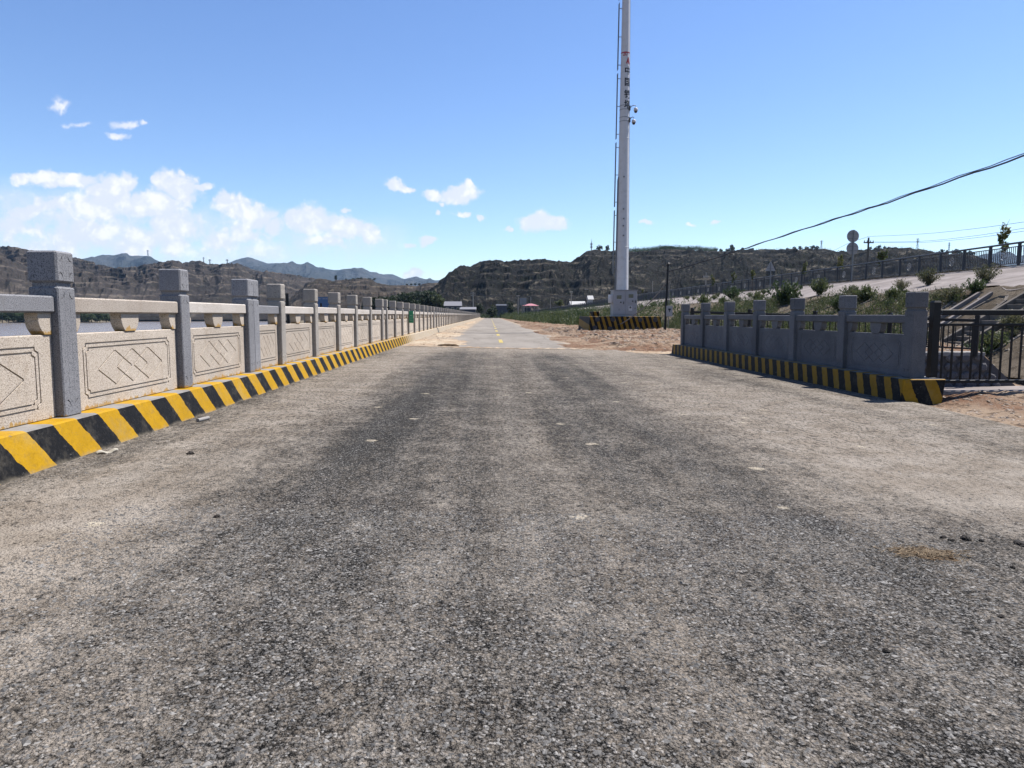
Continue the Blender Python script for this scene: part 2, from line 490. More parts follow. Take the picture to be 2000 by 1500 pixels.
M_PLINTH = mat_kerb('plinth_paint', 0.40, 0.52, 0.0, 0.30, 'x', yellow=(0.42, 0.23, 0.02))

def mat_asphalt():
    m, g, bs, P, N = material('asphalt')
    x, y, z = g.sep(P)
    jit = g.vm('ADD', P, g.scale(g.vm('SUBTRACT', g.noise(P, 40.0, 2.0, .5, out=1), (.5, .5, .5)), (.012, .012, 0)))
    v1 = g.voro(jit, 72.0, 'Distance'); vc = g.voro(jit, 72.0, 'Color')
    r, gg, b = S(g.nt, 'ShaderNodeSeparateColor', {0: vc}).outputs
    v2 = g.voro(P, 165.0, 'Distance'); vc2 = g.voro(P, 165.0, 'Color')
    r2 = S(g.nt, 'ShaderNodeSeparateColor', {0: vc2}).outputs[0]
    f0 = g.noise(P, 75.0, 3.0, 0.7)
    f1 = g.noise(P, 30.0, 4.0, 0.75)
    f2 = g.noise(g.scale(P, (1, 0.45, 1)), 14.0, 6.0, 0.85)
    stone = g.mix(r, (0.095, 0.091, 0.087), (0.29, 0.277, 0.262))
    stone = g.mix(g.m('MULTIPLY', g.m('GREATER_THAN', gg, 0.88), 0.7), stone, (0.52, 0.50, 0.47))
    inst = g.m('MULTIPLY', g.ss(v1, 0.60, 0.34), g.m('GREATER_THAN', b, 0.30))
    fine = g.mix(r2, (0.032, 0.031, 0.029), (0.19, 0.180, 0.166))
    fine = g.mix(g.ss(v2, 0.32, 0.60), fine, (0.010, 0.010, 0.010))
    c = g.mix(inst, fine, stone)
    # pale dust in broad faint bands, caught in the pores of the surface
    big = g.noise(g.scale(P, (1.0, 0.45, 1)), 0.5, 5.0, 0.55)
    mid = g.noise(P, 2.0, 6.0, 0.65)
    left = g.m('MULTIPLY', g.ss(x, -0.9, -2.3), g.ss(x, -3.35, -2.9, 0.35, 1.0))
    right = g.m('MULTIPLY', g.ss(x, 1.0, 2.8), g.ss(y, 3.4, 5.4))
    farb = g.ss(y, 8.0, 22.0)
    def track(x0, w):       # soft wheel track along the road
        q = g.m('DIVIDE', g.m('SUBTRACT', x, x0), w)
        return g.m('POWER', 2.718, g.m('MULTIPLY', g.m('MULTIPLY', q, q), -1.0))
    tr = g.m('ADD', track(2.0, .62), track(-1.15, .55))
    tr = g.m('SUBTRACT', g.m('MULTIPLY', tr, 0.065), g.m('MULTIPLY', g.m('ADD', track(.45, .6), g.m('ADD', track(3.9, .9), track(-2.45, .55))), 0.045))
    tr = g.m('MULTIPLY', tr, g.ss(y, 1.6, 4.5, 0.35, 1.0))
    streak = g.noise(g.scale(P, (2.2, 0.10, 1)), 1.0, 4.0, 0.6)
    amt = g.m('ADD', g.m('ADD', g.m('MULTIPLY', left, 0.12), g.m('MULTIPLY', g.m('MULTIPLY', right, g.ss(y, 15.0, 10.0, .35, 1.0)), 0.16)), g.m('MULTIPLY_ADD', farb, 0.05, 0.035))
    amt = g.m('ADD', amt, g.m('MULTIPLY', g.ss(y, 21.5, 27.0), 0.22))
    amt = g.m('SUBTRACT', amt, tr)
    amt = g.m('ADD', amt, g.m('MULTIPLY', g.m('SUBTRACT', big, 0.5), 0.26))
    amt = g.m('ADD', amt, g.m('MULTIPLY', g.m('SUBTRACT', mid, 0.5), 0.28))
    amt = g.m('ADD', amt, g.m('MULTIPLY', g.m('SUBTRACT', streak, 0.5), 0.30))
    pores = g.m('ADD', g.m('MULTIPLY', f0, 0.45), g.m('ADD', g.m('MULTIPLY', f1, 0.45), g.m('MULTIPLY', f2, 0.45)))
    dmask = g.ss(g.m('ADD', amt, pores), 0.60, 0.98)
    dust = g.mix(g.ss(mid, 0.35, 0.65), (0.47, 0.395, 0.315), (0.57, 0.50, 0.42))
    c = g.mix(g.m('MULTIPLY', dmask, 0.86), c, dust)
    # small crusts of dried pale mud
    cr = g.ss(g.m('ADD', g.voro(P, 1.35, 'Distance'), g.m('MULTIPLY', g.noise(P, 14.0, 6.0, .75), 0.24)), 0.225, 0.16)
    c = g.mix(g.m('MULTIPLY', cr, 0.9), c, (0.72, 0.63, 0.49))
    cr2 = g.ss(g.m('ADD', g.voro(g.vm('ADD', P, (3.3, 1.7, 0)), 0.42, 'Distance'), g.m('MULTIPLY', g.noise(P, 5.0, 6.0, .75), 0.34)), 0.27, 0.17)
    c = g.mix(g.m('MULTIPLY', cr2, 0.55), c, (0.50, 0.43, 0.33))
    far_n = g.noise(g.scale(P, (1, 0.42, 1)), 26.0, 4.0, 0.8)
    fspk = g.m('MULTIPLY', g.ss(far_n, 0.50, 0.40), g.ss(y, 3.5, 8.0))
    spk = g.m('MAXIMUM', g.m('MAXIMUM', g.m('MULTIPLY', g.ss(f2, 0.45, 0.33), 0.35), g.ss(f1, 0.45, 0.36)), fspk)
    c = g.mix(g.m('MULTIPLY', spk, 0.70), c, (0.012, 0.012, 0.012))
    h = g.m('ADD', g.m('MULTIPLY', g.m('SUBTRACT', 1.0, v1), 0.9), g.m('ADD', g.m('MULTIPLY', g.m('SUBTRACT', 1.0, v2), 0.4), g.m('MULTIPLY', f1, 0.9)))
    put(g, bs, c, 0.85, h, 0.012, 1.0, spec=0.03)
    return m
M_ASPHALT = mat_asphalt()

def mat_oldroad():
    m, g, bs, P, N = material('old_concrete_road')
    x, y, z = g.sep(P)
    a = g.noise(g.scale(P, (1, .25, 1)), 0.5, 6.0, 0.6); b = g.noise(P, 6.0, 6.0, 0.7)
    c = g.mix(g.ss(a, 0.3, 0.7), (0.40, 0.365, 0.325), (0.30, 0.272, 0.243))
    edge = g.m('MAXIMUM', g.ss(x, -0.9, -2.6), g.m('MULTIPLY', g.ss(x, 2.4, 4.2), 0.85))
    sand = g.ss(g.m('ADD', g.m('ADD', edge, g.m('MULTIPLY', g.ss(y, 38.0, 26.5), 0.34)), g.m('MULTIPLY', g.m('SUBTRACT', g.noise(g.scale(P, (1, .35, 1)), 1.1, 6.0, .65), .5), 1.5)), 0.40, 0.80)
    c = g.mix(g.m('MULTIPLY', sand, 0.9), c, g.mix(g.ss(b, .35, .65), (0.56, 0.475, 0.37), (0.42, 0.32, 0.23)))
    ck = g.voro(g.vm('ADD', P, g.scale(g.noise(P, 1.6, 4.0, .6, out=1), (.8, .8, 0))), 0.28, 'Distance', 'DISTANCE_TO_EDGE')
    crack = g.m('MULTIPLY', g.ss(ck, 0.010, 0.002), 0.5)
    c = g.mix(crack, c, (0.08, 0.075, 0.07))
    c = g.mix(g.m('MULTIPLY', g.ss(b, .55, .75), .3), c, (0.2, 0.19, 0.18))
    put(g, bs, c, 1.0, b, 0.006, 0.5, spec=0.0)
    return m
M_OLDROAD = mat_oldroad()

def mat_dirt(name='dirt', red=(0.25, 0.145, 0.095), tan=(0.43, 0.325, 0.235), dark=(0.075, 0.048, 0.034)):
    m, g, bs, P, N = material(name)
    a = g.noise(g.scale(P, (1, .6, 1)), 0.55, 6.0, 0.62); b = g.noise(P, 5.0, 6.0, 0.7); f = g.noise(P, 32.0, 5.0, 0.7)
    c = g.mix(g.ss(a, 0.40, 0.60), red, tan)
    c = g.mix(g.m('MULTIPLY', g.ss(b, 0.49, 0.62), 0.8), c, dark)
    c = g.mix(g.m('MULTIPLY', g.ss(f, 0.5, 0.7), 0.5), c, tuple(min(1, v * 1.35) for v in tan))
    put(g, bs, c, 0.95, g.m('ADD', b, g.m('MULTIPLY', f, 0.6)), 0.05, 0.8, spec=.02)
    return m
M_DIRT = mat_dirt()
M_SAND = mat_dirt('sand_spill', (0.52, 0.38, 0.26), (0.64, 0.54, 0.41), (0.36, 0.25, 0.16))
M_SOIL = mat_dirt('bank_soil', (0.135, 0.108, 0.08), (0.24, 0.20, 0.155), (0.09, 0.075, 0.055))
M_GROUND = mat_dirt('plain_soil', (0.20, 0.165, 0.12), (0.28, 0.24, 0.18), (0.07, 0.07, 0.04))

def mat_hill(name, dark, mid, tan, green, sc, ledge=0.5, strat=0.0, specks=.35):
    m, g, bs, P, N = material(name)
    x, y, z = g.sep(P)
    nx, ny, nz = g.sep(N)
    a = g.noise(P, sc * 0.35, 6.0, 0.65); b = g.noise(P, sc * 2.2, 6.0, 0.72); f = g.noise(P, sc * 9.0, 5.0, 0.75)
    c = g.mix(g.ss(a, 0.38, 0.62), dark, mid)
    shrubs = g.ss(g.m('ADD', b, g.m('MULTIPLY', f, 0.6)), 0.80, 0.95)
    c = g.mix(g.m('MULTIPLY', shrubs, 0.85), c, green)
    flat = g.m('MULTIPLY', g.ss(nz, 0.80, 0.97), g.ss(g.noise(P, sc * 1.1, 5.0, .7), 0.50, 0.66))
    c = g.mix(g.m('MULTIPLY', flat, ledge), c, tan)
    bare = g.ss(g.noise(g.scale(P, (1, 1, .35)), sc * 1.6, 7.0, 0.75, dist=.6), 0.63, 0.72)
    c = g.mix(g.m('MULTIPLY', bare, 0.55), c, tan)
    sk = g.m('MULTIPLY', g.ss(g.noise(P, sc * 7.0, 5.0, .8), 0.585, 0.66), g.ss(a, 0.44, 0.56))
    c = g.mix(g.m('MULTIPLY', sk, specks), c, tan)
    if strat:
        w = g.m('FRACT', g.m('ADD', g.m('DIVIDE', z, strat), g.m('MULTIPLY', a, 0.9)))
        c = g.mix(g.m('MULTIPLY', g.m('MULTIPLY', g.ss(w, 0.80, 0.95), g.ss(b, .40, .60)), 0.55), c, tan)
    put(g, bs, c, 0.95, g.m('ADD', b, g.m('MULTIPLY', f, 0.7)), 3.0 / (sc * 30), 0.9, spec=.05)
    return m
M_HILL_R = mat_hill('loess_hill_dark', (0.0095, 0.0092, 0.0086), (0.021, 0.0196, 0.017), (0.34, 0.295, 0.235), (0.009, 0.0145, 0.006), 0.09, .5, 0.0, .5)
M_HILL_L = mat_hill('loess_hill_brown', (0.046, 0.040, 0.037), (0.085, 0.073, 0.066), (0.30, 0.25, 0.205), (0.028, 0.031, 0.025), 0.035, .5, 14.0)
M_HILL_S = mat_hill('loess_hill_small', (0.048, 0.039, 0.032), (0.085, 0.068, 0.054), (0.30, 0.24, 0.18), (0.024, 0.029, 0.017), 0.06, .5, 9.0)
M_MOUNT = mat_hill('far_mountain', (0.060, 0.072, 0.078), (0.10, 0.108, 0.112), (0.22, 0.20, 0.18), (0.040, 0.054, 0.056), 0.006, .4)

def mat_leaf(name, c0, c1, c2, trans=0.25):
    m, g, bs, P, N = material(name)
    a = g.noise(P, 1.3, 4.0, 0.6); b = g.noise(P, 11.0, 3.0, 0.6)
    oi = g.nt.nodes.new('ShaderNodeObjectInfo').outputs['Random']
    c = g.mix(g.ss(g.m('ADD', b, g.m('MULTIPLY', g.m('SUBTRACT', oi, .5), .3)), 0.35, 0.65), c0, c1)
    c = g.mix(g.m('MULTIPLY', g.ss(a, 0.5, 0.7), 0.6), c, c2)
    put(g, bs, c, 0.6, spec=.25)
    out = g.nt.nodes['Material Output']
    tr = S(g.nt, 'ShaderNodeBsdfTranslucent', {'Color': c})
    mx = S(g.nt, 'ShaderNodeMixShader', {0: trans})
    g.nt.links.new(bs.outputs[0], mx.inputs[1]); g.nt.links.new(tr.outputs[0], mx.inputs[2])
    g.nt.links.new(mx.outputs[0], out.inputs['Surface'])
    return m
M_LEAF_DARK = mat_leaf('leaf_dark', (0.020, 0.034, 0.014), (0.038, 0.060, 0.022), (0.05, 0.07, 0.03))
M_LEAF_MID = mat_leaf('leaf_mid', (0.040, 0.068, 0.024), (0.075, 0.115, 0.038), (0.11, 0.14, 0.06))
M_LEAF_WEED = mat_leaf('leaf_weed', (0.055, 0.078, 0.028), (0.12, 0.15, 0.052), (0.21, 0.21, 0.09))
M_LEAF_DRY = mat_leaf('leaf_dry', (0.09, 0.10, 0.05), (0.17, 0.17, 0.09), (0.24, 0.21, 0.12))
M_LEAF_SAP = mat_leaf('leaf_sapling', (0.06, 0.09, 0.03), (0.14, 0.16, 0.05), (0.22, 0.20, 0.08))
M_BARK = mat_paint('bark', (0.09, 0.07, 0.055), 0.9, amt=.4)

def mat_water():
    m, g, bs, P, N = material('muddy_water')
    w1 = g.noise(g.scale(P, (0.25, 1, 1)), 0.35, 6.0, 0.62); w2 = g.noise(g.scale(P, (0.35, 1, 1)), 1.6, 4.0, 0.6)
    c = g.mix(g.ss(w1, .35, .65), (0.30, 0.245, 0.20), (0.40, 0.33, 0.28))
    put(g, bs, c, 0.16, g.m('ADD', w1, g.m('MULTIPLY', w2, 0.35)), 0.6, 0.55, spec=.5)
    return m
M_WATER = mat_water()

# ------------------------------------------------------------------ ground levels
def gz(X, Y):
    """the carriageway leans to the right near the camera and levels out farther on"""
    X = np.asarray(X, float)
    s = 1 - sstep(np.asarray(Y, float), 14, 46)
    return np.where(X < 0, -0.030 * np.clip(X, -3.8, 0), -0.0186 * np.clip(X, 0, 8.0) * s)
XL = -3.527                                  # road face of the left posts
def kerb_z(Y):
    return float(gz(-3.4, Y)) + 0.30        # top of the left kerb

def grid_mesh(name, xs, ys, zf, mat, smooth=True):
    X, Y = np.meshgrid(xs, ys)
    Z = zf(X, Y)
    nx, ny = len(xs), len(ys)
    v = np.stack([X.ravel(), Y.ravel(), Z.ravel()], 1)
    i = np.arange(nx * ny).reshape(ny, nx)
    f = np.stack([i[:-1, :-1], i[:-1, 1:], i[1:, 1:], i[1:, :-1]], -1).reshape(-1, 4)
    return np_mesh(name, v, f, mat, smooth)

# big ground and river
g0 = MB()
g0.add([(-12000, -3000, -9), (12000, -3000, -9), (12000, 15000, -9), (-12000, 15000, -9)], [(0, 1, 2, 3)])
struct('ground', g0.mesh('ground', M_GROUND))
pl = MB()
pl.add([(-4.3, -40, -1.3), (1500, -40, -1.3), (1500, 1200, -1.3), (-4.3, 1200, -1.3)], [(0, 1, 2, 3)])
struct('plain', pl.mesh('plain', M_GROUND))
rv = MB()
rv.add([(-3500, -300, -4.6), (-4.4, -300, -4.6), (-4.4, 330, -4.6), (60, 700, -4.6), (60, 3200, -4.6), (-3500, 3200, -4.6)], [(0, 1, 2, 3, 4, 5)])
struct('river', rv.mesh('river', M_WATER))
# river wall under the left kerb
rw = MB(); rw.box(-4.42, -4.02, -20, 300, -8.5, -0.05)
struct('river_wall', rw.mesh('river_wall', M_CONC))
# land behind the far end of the balustrade
lb_x = np.linspace(-95, -4.3, 40); lb_y = np.linspace(225, 420, 50)
def lbz(X, Y):
    e = np.minimum((X + 95) / 30, (Y - 225) / 20)
    return -6 + 5.2 * np.clip(e, 0, 1) + fbm(X / 14, Y / 14, 3) * 1.2
struct('river_bank', grid_mesh('river_bank', lb_x, lb_y, lbz, M_GROUND))

# carriageway
def asphalt_right(Y):
    return np.interp(Y, [-14, 6.0, 8.6, 11.2, 12, 24, 27.5], [7.6, 6.5, 6.72, 6.95, 6.8, 6.6, 4.4])
ya = np.concatenate([np.linspace(-14, 0, 20), np.linspace(0.3, 26.7, 133)])
ta = np.linspace(0, 1, 44)
Yg = np.repeat(ya[:, None], 44, 1)
xr = asphalt_right(ya) + 0.10 * fbm(ya * 1.7, ya * 0 + 3.3, 3)
Xg = -3.36 + (xr[:, None] + 3.36) * ta[None, :]
Zg = gz(Xg, Yg) + 0.006 * fbm(Xg * .6, Yg * .6, 3)
Zg[:, -1] -= 0.05
i = np.arange(len(ya) * 44).reshape(len(ya), 44)
fa = np.stack([i[:-1, :-1], i[:-1, 1:], i[1:, 1:], i[1:, :-1]], -1).reshape(-1, 4)
struct('asphalt_road', np_mesh('asphalt_road', np.stack([Xg.ravel(), Yg.ravel(), Zg.ravel()], 1), fa, M_ASPHALT, True))
struct('old_road', grid_mesh('old_road', np.linspace(-3.36, 4.0, 30), np.concatenate([np.linspace(26.70, 60, 60), np.linspace(62, 330, 60)]), lambda X, Y: gz(X, Y) + 0.004 - 0.02 * sstep(X, 3.3, 4.0), M_OLDROAD))
# pale sandy strip along the joint
js = MB()
xs_ = np.linspace(-3.3, 4.0, 60)
a_ = [(x, 26.64 - 0.55 * random.random() ** 2.5, float(gz(x, 26.7)) + 0.012) for x in xs_]
b_ = [(x, 26.80 + 0.9 * random.random() ** 2, float(gz(x, 26.7)) + 0.012) for x in xs_]
js.add(a_ + b_, [(k, k + 1, 60 + k + 1, 60 + k) for k in range(59)])
struct('sand_strip', js.mesh('sand_strip', M_SAND))
# yellow centre dashes
for k in range(22):
    y0 = 32.0 + 10.6 * k
    d = MB()
    d.add([(0.42, y0, float(gz(.5, y0)) + 0.009), (0.60, y0, float(gz(.5, y0)) + 0.009), (0.60, y0 + 4, float(gz(.5, y0 + 4)) + 0.009), (0.42, y0 + 4, float(gz(.5, y0 + 4)) + 0.009)], [(0, 1, 2, 3)])
    o = struct('road_marking', d.mesh('road_marking', M_YELLOWLINE))
# sand spilt at the left edge of the old road
def spill(name, cx, cy, rx, ry, hgt, mat, n=46):
    xs = np.linspace(cx - rx, cx + rx, n); ys = np.linspace(cy - ry, cy + ry, n)
    def zf(X, Y):
        e = 1 - np.sqrt(((X - cx) / rx) ** 2 + ((Y - cy) / ry) ** 2) + 0.5 * fbm(X * 1.4, Y * .6, 4)
        return gz(X, Y) - 0.03 + hgt * sstep(e, 0.0, 0.55) * (0.75 + 0.9 * fbm(X * 5, Y * 4, 4))
    o = struct(name, grid_mesh(name, xs, ys, zf, mat))
    return o
spill('sand_drift', -2.2, 31.0, 1.75, 5.0, 0.075, M_SAND)
spill('sand_drift', -2.5, 43.0, 1.2, 7.0, 0.075, M_SAND)
spill('sand_drift', -2.7, 66.0, 1.0, 16.0, 0.075, M_SAND)
spill('sand_drift', -2.9, 110.0, .8, 28.0, 0.08, M_SAND)
spill('dirt_drift', 4.3, 29.0, 1.9, 3.6, 0.10, M_DIRT)
spill('dirt_drift', 4.0, 37.0, 1.2, 6.0, 0.10, M_DIRT)
spill('dirt_drift', 3.9, 50.0, 1.0, 8.0, 0.09, M_DIRT)
spill('dirt_drift', 4.0, 72.0, 1.1, 16.0, 0.09, M_DIRT)
spill('sand_drift', 5.9, 25.6, 1.6, 2.2, 0.05, M_SAND)

# ------------------------------------------------------------------ bank to the right
def toe_x(Y):
    return np.interp(Y, [-10, 30, 45, 60, 90, 140, 216, 300], [17.5, 17.3, 13.5, 10.5, 8.5, 7.5, 6.5, 5.5])
def shift(Y):
    return np.interp(Y, [-10, 140, 216, 300, 340], [.4, .4, -7.1, -18.6, -23.6])
def zsc(Y):
    return np.interp(Y, [-10, 140, 216, 300, 340], [1, 1, 0.62, 0.22, 0.05])
def bank_pts(Y):
    sh, k = shift(Y), zsc(Y)
    tx = toe_x(Y)
    return [(tx, -0.42), (21.5 + sh, 2.45 * k), (27.75 + sh, 3.78 * k)]
def bank_z(X, Y):
    sh, k = shift(Y), zsc(Y); tx = toe_x(Y)
    z = np.where(X < 21.5 + sh, -0.42 + (X - tx) / np.maximum(21.5 + sh - tx, .5) * (2.45 * k + 0.42), 2.45 * k + (X - 21.5 - sh) / 6.25 * 1.33 * k)
    return z
def verge_z(X, Y):
    base = gz(X, Y)
    lump = 0.16 * ridged(X * .9, Y * .55, 4) + 0.24 * fbm(X * 2.6, Y * 1.9, 4)
    away = sstep(X, 4.1, 5.6) * sstep(Y, 24.5, 27.5) + sstep(X - asphalt_right(Y), 0.05, 1.2) * (Y < 12.5)
    away = np.clip(away, 0, 1)
    z = base - 0.06 + away * (0.10 + np.maximum(lump, -0.05))
    z = np.where((X > 7.2) & (Y > 12), np.minimum(z, base + .05 + away * lump), z)
    # dirt heaped against the near coping
    nr = (Y < 11.7) & (X > 6.0)
    z = np.where(nr, base - .05 + away * (.07 + .30 * lump) + 0.10 * sstep(X, 7.0, 7.4) * sstep(Y, 10.5, 11.3), z)
    # the ditch
    ditch = sstep(X, 7.45, 7.75) * sstep(Y, 11.45, 11.6) * (1 - sstep(Y - 1.6 * sstep(X, 14.6, 16.0), 21.1, 21.5 + 1.6 * sstep(X, 14.6, 16.0)))
    z = z * (1 - ditch) + (-0.98) * ditch
    # a rough rise beyond it, towards the bank
    rise = sstep(Y, 21, 24) * sstep(X, 8, 16)
    z = z + rise * 0.25
    tz = bank_z(X, Y)
    return np.where(X > toe_x(Y) - .2, np.minimum(z, tz - .2), z)
struct('verge', grid_mesh('verge', np.linspace(3.3, 19.0, 132), np.concatenate([np.linspace(4.5, 30, 180), np.linspace(30.3, 120, 260)]), verge_z, M_DIRT))
struct('verge', grid_mesh('verge', np.linspace(3.3, 10.0, 30), np.linspace(119, 330, 120), lambda X, Y: gz(X, Y) - .06 + .12 * sstep(X, 3.6, 4.6) * (1 + fbm(X, Y * .4, 4)), M_DIRT))

yb = np.concatenate([np.linspace(8, 60, 170), np.linspace(60.6, 336, 180)])
def strip(name, x0f, x1f, n, zf, mat):
    t = np.linspace(0, 1, n)
    Yb = np.repeat(yb[:, None], n, 1)
    a, b = x0f(yb)[:, None], x1f(yb)[:, None]
    Xb = a + (b - a) * t
    Zb = zf(Xb, Yb)
    i = np.arange(len(yb) * n).reshape(len(yb), n)
    f = np.stack([i[:-1, :-1], i[:-1, 1:], i[1:, 1:], i[1:, :-1]], -1).reshape(-1, 4)
    return np_mesh(name, np.stack([Xb.ravel(), Yb.ravel(), Zb.ravel()], 1), f, mat, True)
emb = struct('embankment', strip('embankment', lambda y: toe_x(y) - .6, lambda y: 21.6 + shift(y), 40,
      lambda X, Y: np.minimum(bank_z(X, Y), bank_z(21.45 + shift(Y), Y)) - 0.02 + 0.10 * ridged(X * 1.3, Y * 1.1, 4) + .05 * fbm(X * 5, Y * 5, 3), M_SOIL))
apr = struct('concrete_apron', strip('concrete_apron', lambda y: 21.35 + shift(y) + .25 * np.sin(y * 1.9) * (y < 80), lambda y: 27.75 + shift(y), 8, lambda X, Y: bank_z(X, Y) + 0.06, M_APRON))
struct('dike_road', strip('dike_road', lambda y: 28.1 + shift(y), lambda y: 37.0 + shift(y), 4, lambda X, Y: 3.72 * zsc(Y) + 0 * X, M_OLDROAD))
struct('dike_kerb', strip('dike_kerb', lambda y: 27.7 + shift(y), lambda y: 28.15 + shift(y), 4, lambda X, Y: 3.90 * zsc(Y) + 0 * X, M_CONC))
struct('dike_side', strip('dike_side', lambda y: 37.0 + shift(y), lambda y: 44.0 + shift(y), 4, lambda X, Y: (3.7 - (X - 37 - shift(Y)) * .72) * zsc(Y), M_SOIL))

# ------------------------------------------------------------------ hills
def hill(name, mat, pts, Rn, Rc, Rf, base, amp, wl, ncol, nrow, terr=0.0, seed=0.0, gul=0.5, rough_sky=1.0, twt=.75):
    xs = np.array([p[0] for p in pts], float); ys = np.array([p[1] for p in pts], float)
    px = np.linspace(xs[0], xs[-1], ncol)
    py = np.interp(px, xs, ys) + rough_sky * fbm(px / 14.0 + seed, px * 0 + seed, 4)
    dirs = np.array([hang(a, b) for a, b in zip(px, py)])
    ux, uy, tn = dirs[:, 0], dirs[:, 1], dirs[:, 2]
    n1 = int(nrow * .74)
    tt = np.concatenate([np.linspace(0, 1, n1), 1 + np.linspace(0.02, 1, nrow - n1)])
    Rcc = Rc * (1 + 0.13 * fbm(px / 90 + seed, px * 0 + 4 + seed, 3))
    r = np.where(tt[:, None] <= 1, Rn + (Rcc[None] - Rn) * np.minimum(tt, 1)[:, None], Rcc[None] + (Rf - Rcc[None]) * (np.maximum(tt, 1) - 1)[:, None])
    X, Y = ux[None] * r, uy[None] * r
    zc = CAM_Z + Rcc * tn
    t = tt[:, None]
    prof = np.where(t <= 1, np.minimum(t, 1) ** 0.8, 1 - 0.75 * (t - 1))
    env = np.where(t <= 1, np.sin(np.pi * np.clip(t, 0, 1) * .965) ** .65, .35)
    arc = np.arctan2(X, Y) * Rc
    g1 = ridged(X / wl + seed, Y / wl - seed, 6, .52) - .35
    g2 = ridged(arc / (wl * .55) + seed + .25 * fbm(X / wl, Y / wl, 3), r / (wl * 2.6), 5, .55) - .35
    H = base + (zc[None] - base) * prof + amp * env * ((1 - gul) * g1 + gul * g2)
    if terr:
        q = (H - base) / terr
        fr = q - np.floor(q)
        H2 = base + (np.floor(q) + sstep(fr, 0.45, 0.95)) * terr
        wgt = twt * sstep(fbm(X / (wl * 1.7) + 9, Y / (wl * 1.7), 3), -.12, .12)
        H = H * (1 - wgt) + H2 * wgt
    ang = ((H - CAM_Z) / r).max(0)
    k = (zc - base) / np.maximum(base * 0 + (ang * Rcc + CAM_Z - base), 1)
    k = np.convolve(np.pad(k, 6, mode='edge'), np.ones(13) / 13, 'valid')
    H = base + (H - base) * k[None]
    i = np.arange(nrow * ncol).reshape(nrow, ncol)
    f = np.stack([i[:-1, :-1], i[:-1, 1:], i[1:, 1:], i[1:, :-1]], -1).reshape(-1, 4)
    o = struct(name, np_mesh(name, np.stack([X.ravel(), Y.ravel(), H.ravel()], 1), f, mat, False))
    return o, (px, tt, X, Y, H)

SKY_R = [(770,600),(800,592),(835,566),(852,556),(868,540),(885,527),(898,519),(906,517),(915,521),(920,520),(936,511),(950,508.5),(966,507.5),(985,510),(1010,508),(1045,506.5),(1064,505.5),(1078,508.5),(1100,510.5),(1115,511),(1130,502),(1145,491),(1152,488),(1190,489),(1228,492),(1262,490),(1290,487),(1310,486),(1330,488),(1360,487),(1385,490.5),(1425,490),(1455,487),(1490,486.5),(1520,487),(1560,486),(1590,485),(1615,486),(1632,491),(1655,490),(1680,488),(1710,485),(1745,483),(1775,484),(1800,487),(1830,492),(1860,494),(1900,497),(1950,515),(2010,535),(2100,560)]
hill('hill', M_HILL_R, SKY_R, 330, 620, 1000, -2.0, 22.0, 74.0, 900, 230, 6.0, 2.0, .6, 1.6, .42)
SKY_L = [(-420,500),(-300,490),(-160,478),(-60,484),(0,482),(23,481),(53,487),(100,496),(147,503),(165,507),(188,515),(225,523),(269,520.5),(287,515),(310,512),(324,511),(338,507),(356,513),(378,509),(391,509),(404,515),(417,516),(448,514.5),(464,514),(480,520),(498,528),(534,531),(575,537),(612,543),(650,560),(690,580)]
hill('hill', M_HILL_L, SKY_L, 700, 1500, 2300, -3.0, 62.0, 250.0, 760, 200, 8.0, 5.0, .62, 1.5)
SKY_S = [(545,600),(562,586),(572,578),(590,562),(600,553),(624,543),(640,547),(654,548),(676,546),(688,545),(716,543.6),(728,547),(738,553),(760,557),(800,557),(812,559),(832,553),(860,552),(900,560),(940,580)]
hill('hill', M_HILL_S, SKY_S, 560, 900, 1300, -3.0, 16.0, 80.0, 360, 130, 7.0, 8.0, .5, 1.2)
SKY_M = [(-900,520),(-500,508),(-200,512),(0,512),(120,512),(165,504),(191,500),(221,499),(239,493),(253,499),(287,499),(300,505),(330,515),(400,524),(440,515),(455,510),(470,505),(482,502),(493,503),(508,509),(520,515),(530,514.6),(556,512),(575,514),(598,513.5),(620,520),(650,527),(665,527),(695,523.5),(720,527),(745,536),(765,535),(790,544),(815,541),(830,545),(860,546),(950,552),(1100,560),(1900,500),(1935,494),(1960,491),(1985,496),(2050,505),(2400,520)]
hill('mountain_range', M_MOUNT, SKY_M, 3000, 5200, 7000, -5.0, 190.0, 900.0, 900, 130, 0, 3.0, .6, 1.0)

# ------------------------------------------------------------------ balustrades
POST_W, POST_H = 0.24, 1.36
PANEL_T, PANEL_H, PANEL_L = 0.09, 0.685, 2.09

def ring(poly, w):
    """outer and inner outlines of a closed groove of width w"""
    n = len(poly); out, inn = [], []
    P = [Vector(p) for p in poly]
    area = sum(P[k].x * P[(k + 1) % n].y - P[(k + 1) % n].x * P[k].y for k in range(n))
    sg = 1 if area > 0 else -1
    for k in range(n):
        a, b, c = P[k - 1], P[k], P[(k + 1) % n]
        d1, d2 = (b - a).normalized(), (c - b).normalized()
        n1, n2 = Vector((d1.y, -d1.x)) * sg, Vector((d2.y, -d2.x)) * sg
        mt = (n1 + n2); mt = mt / max(mt.length_squared / 2, .3)
        out.append(b + mt * w / 2); inn.append(b - mt * w / 2)
    return out, inn
def add_ring(mb, poly, w, x0, x1):
    o, n_ = ring(poly, w)
    n = len(o)
    vs = [(x0, p.x, p.y) for p in o] + [(x0, p.x, p.y) for p in n_] + [(x1, p.x, p.y) for p in o] + [(x1, p.x, p.y) for p in n_]
    fs = []
    for k in range(n):
        j = (k + 1) % n
        fs += [(k, j, n + j, n + k), (2 * n + k, 3 * n + k, 3 * n + j, 2 * n + j), (k, 2 * n + k, 2 * n + j, j), (n + k, n + j, 3 * n + j, 3 * n + k)]
    mb.add(vs, fs)
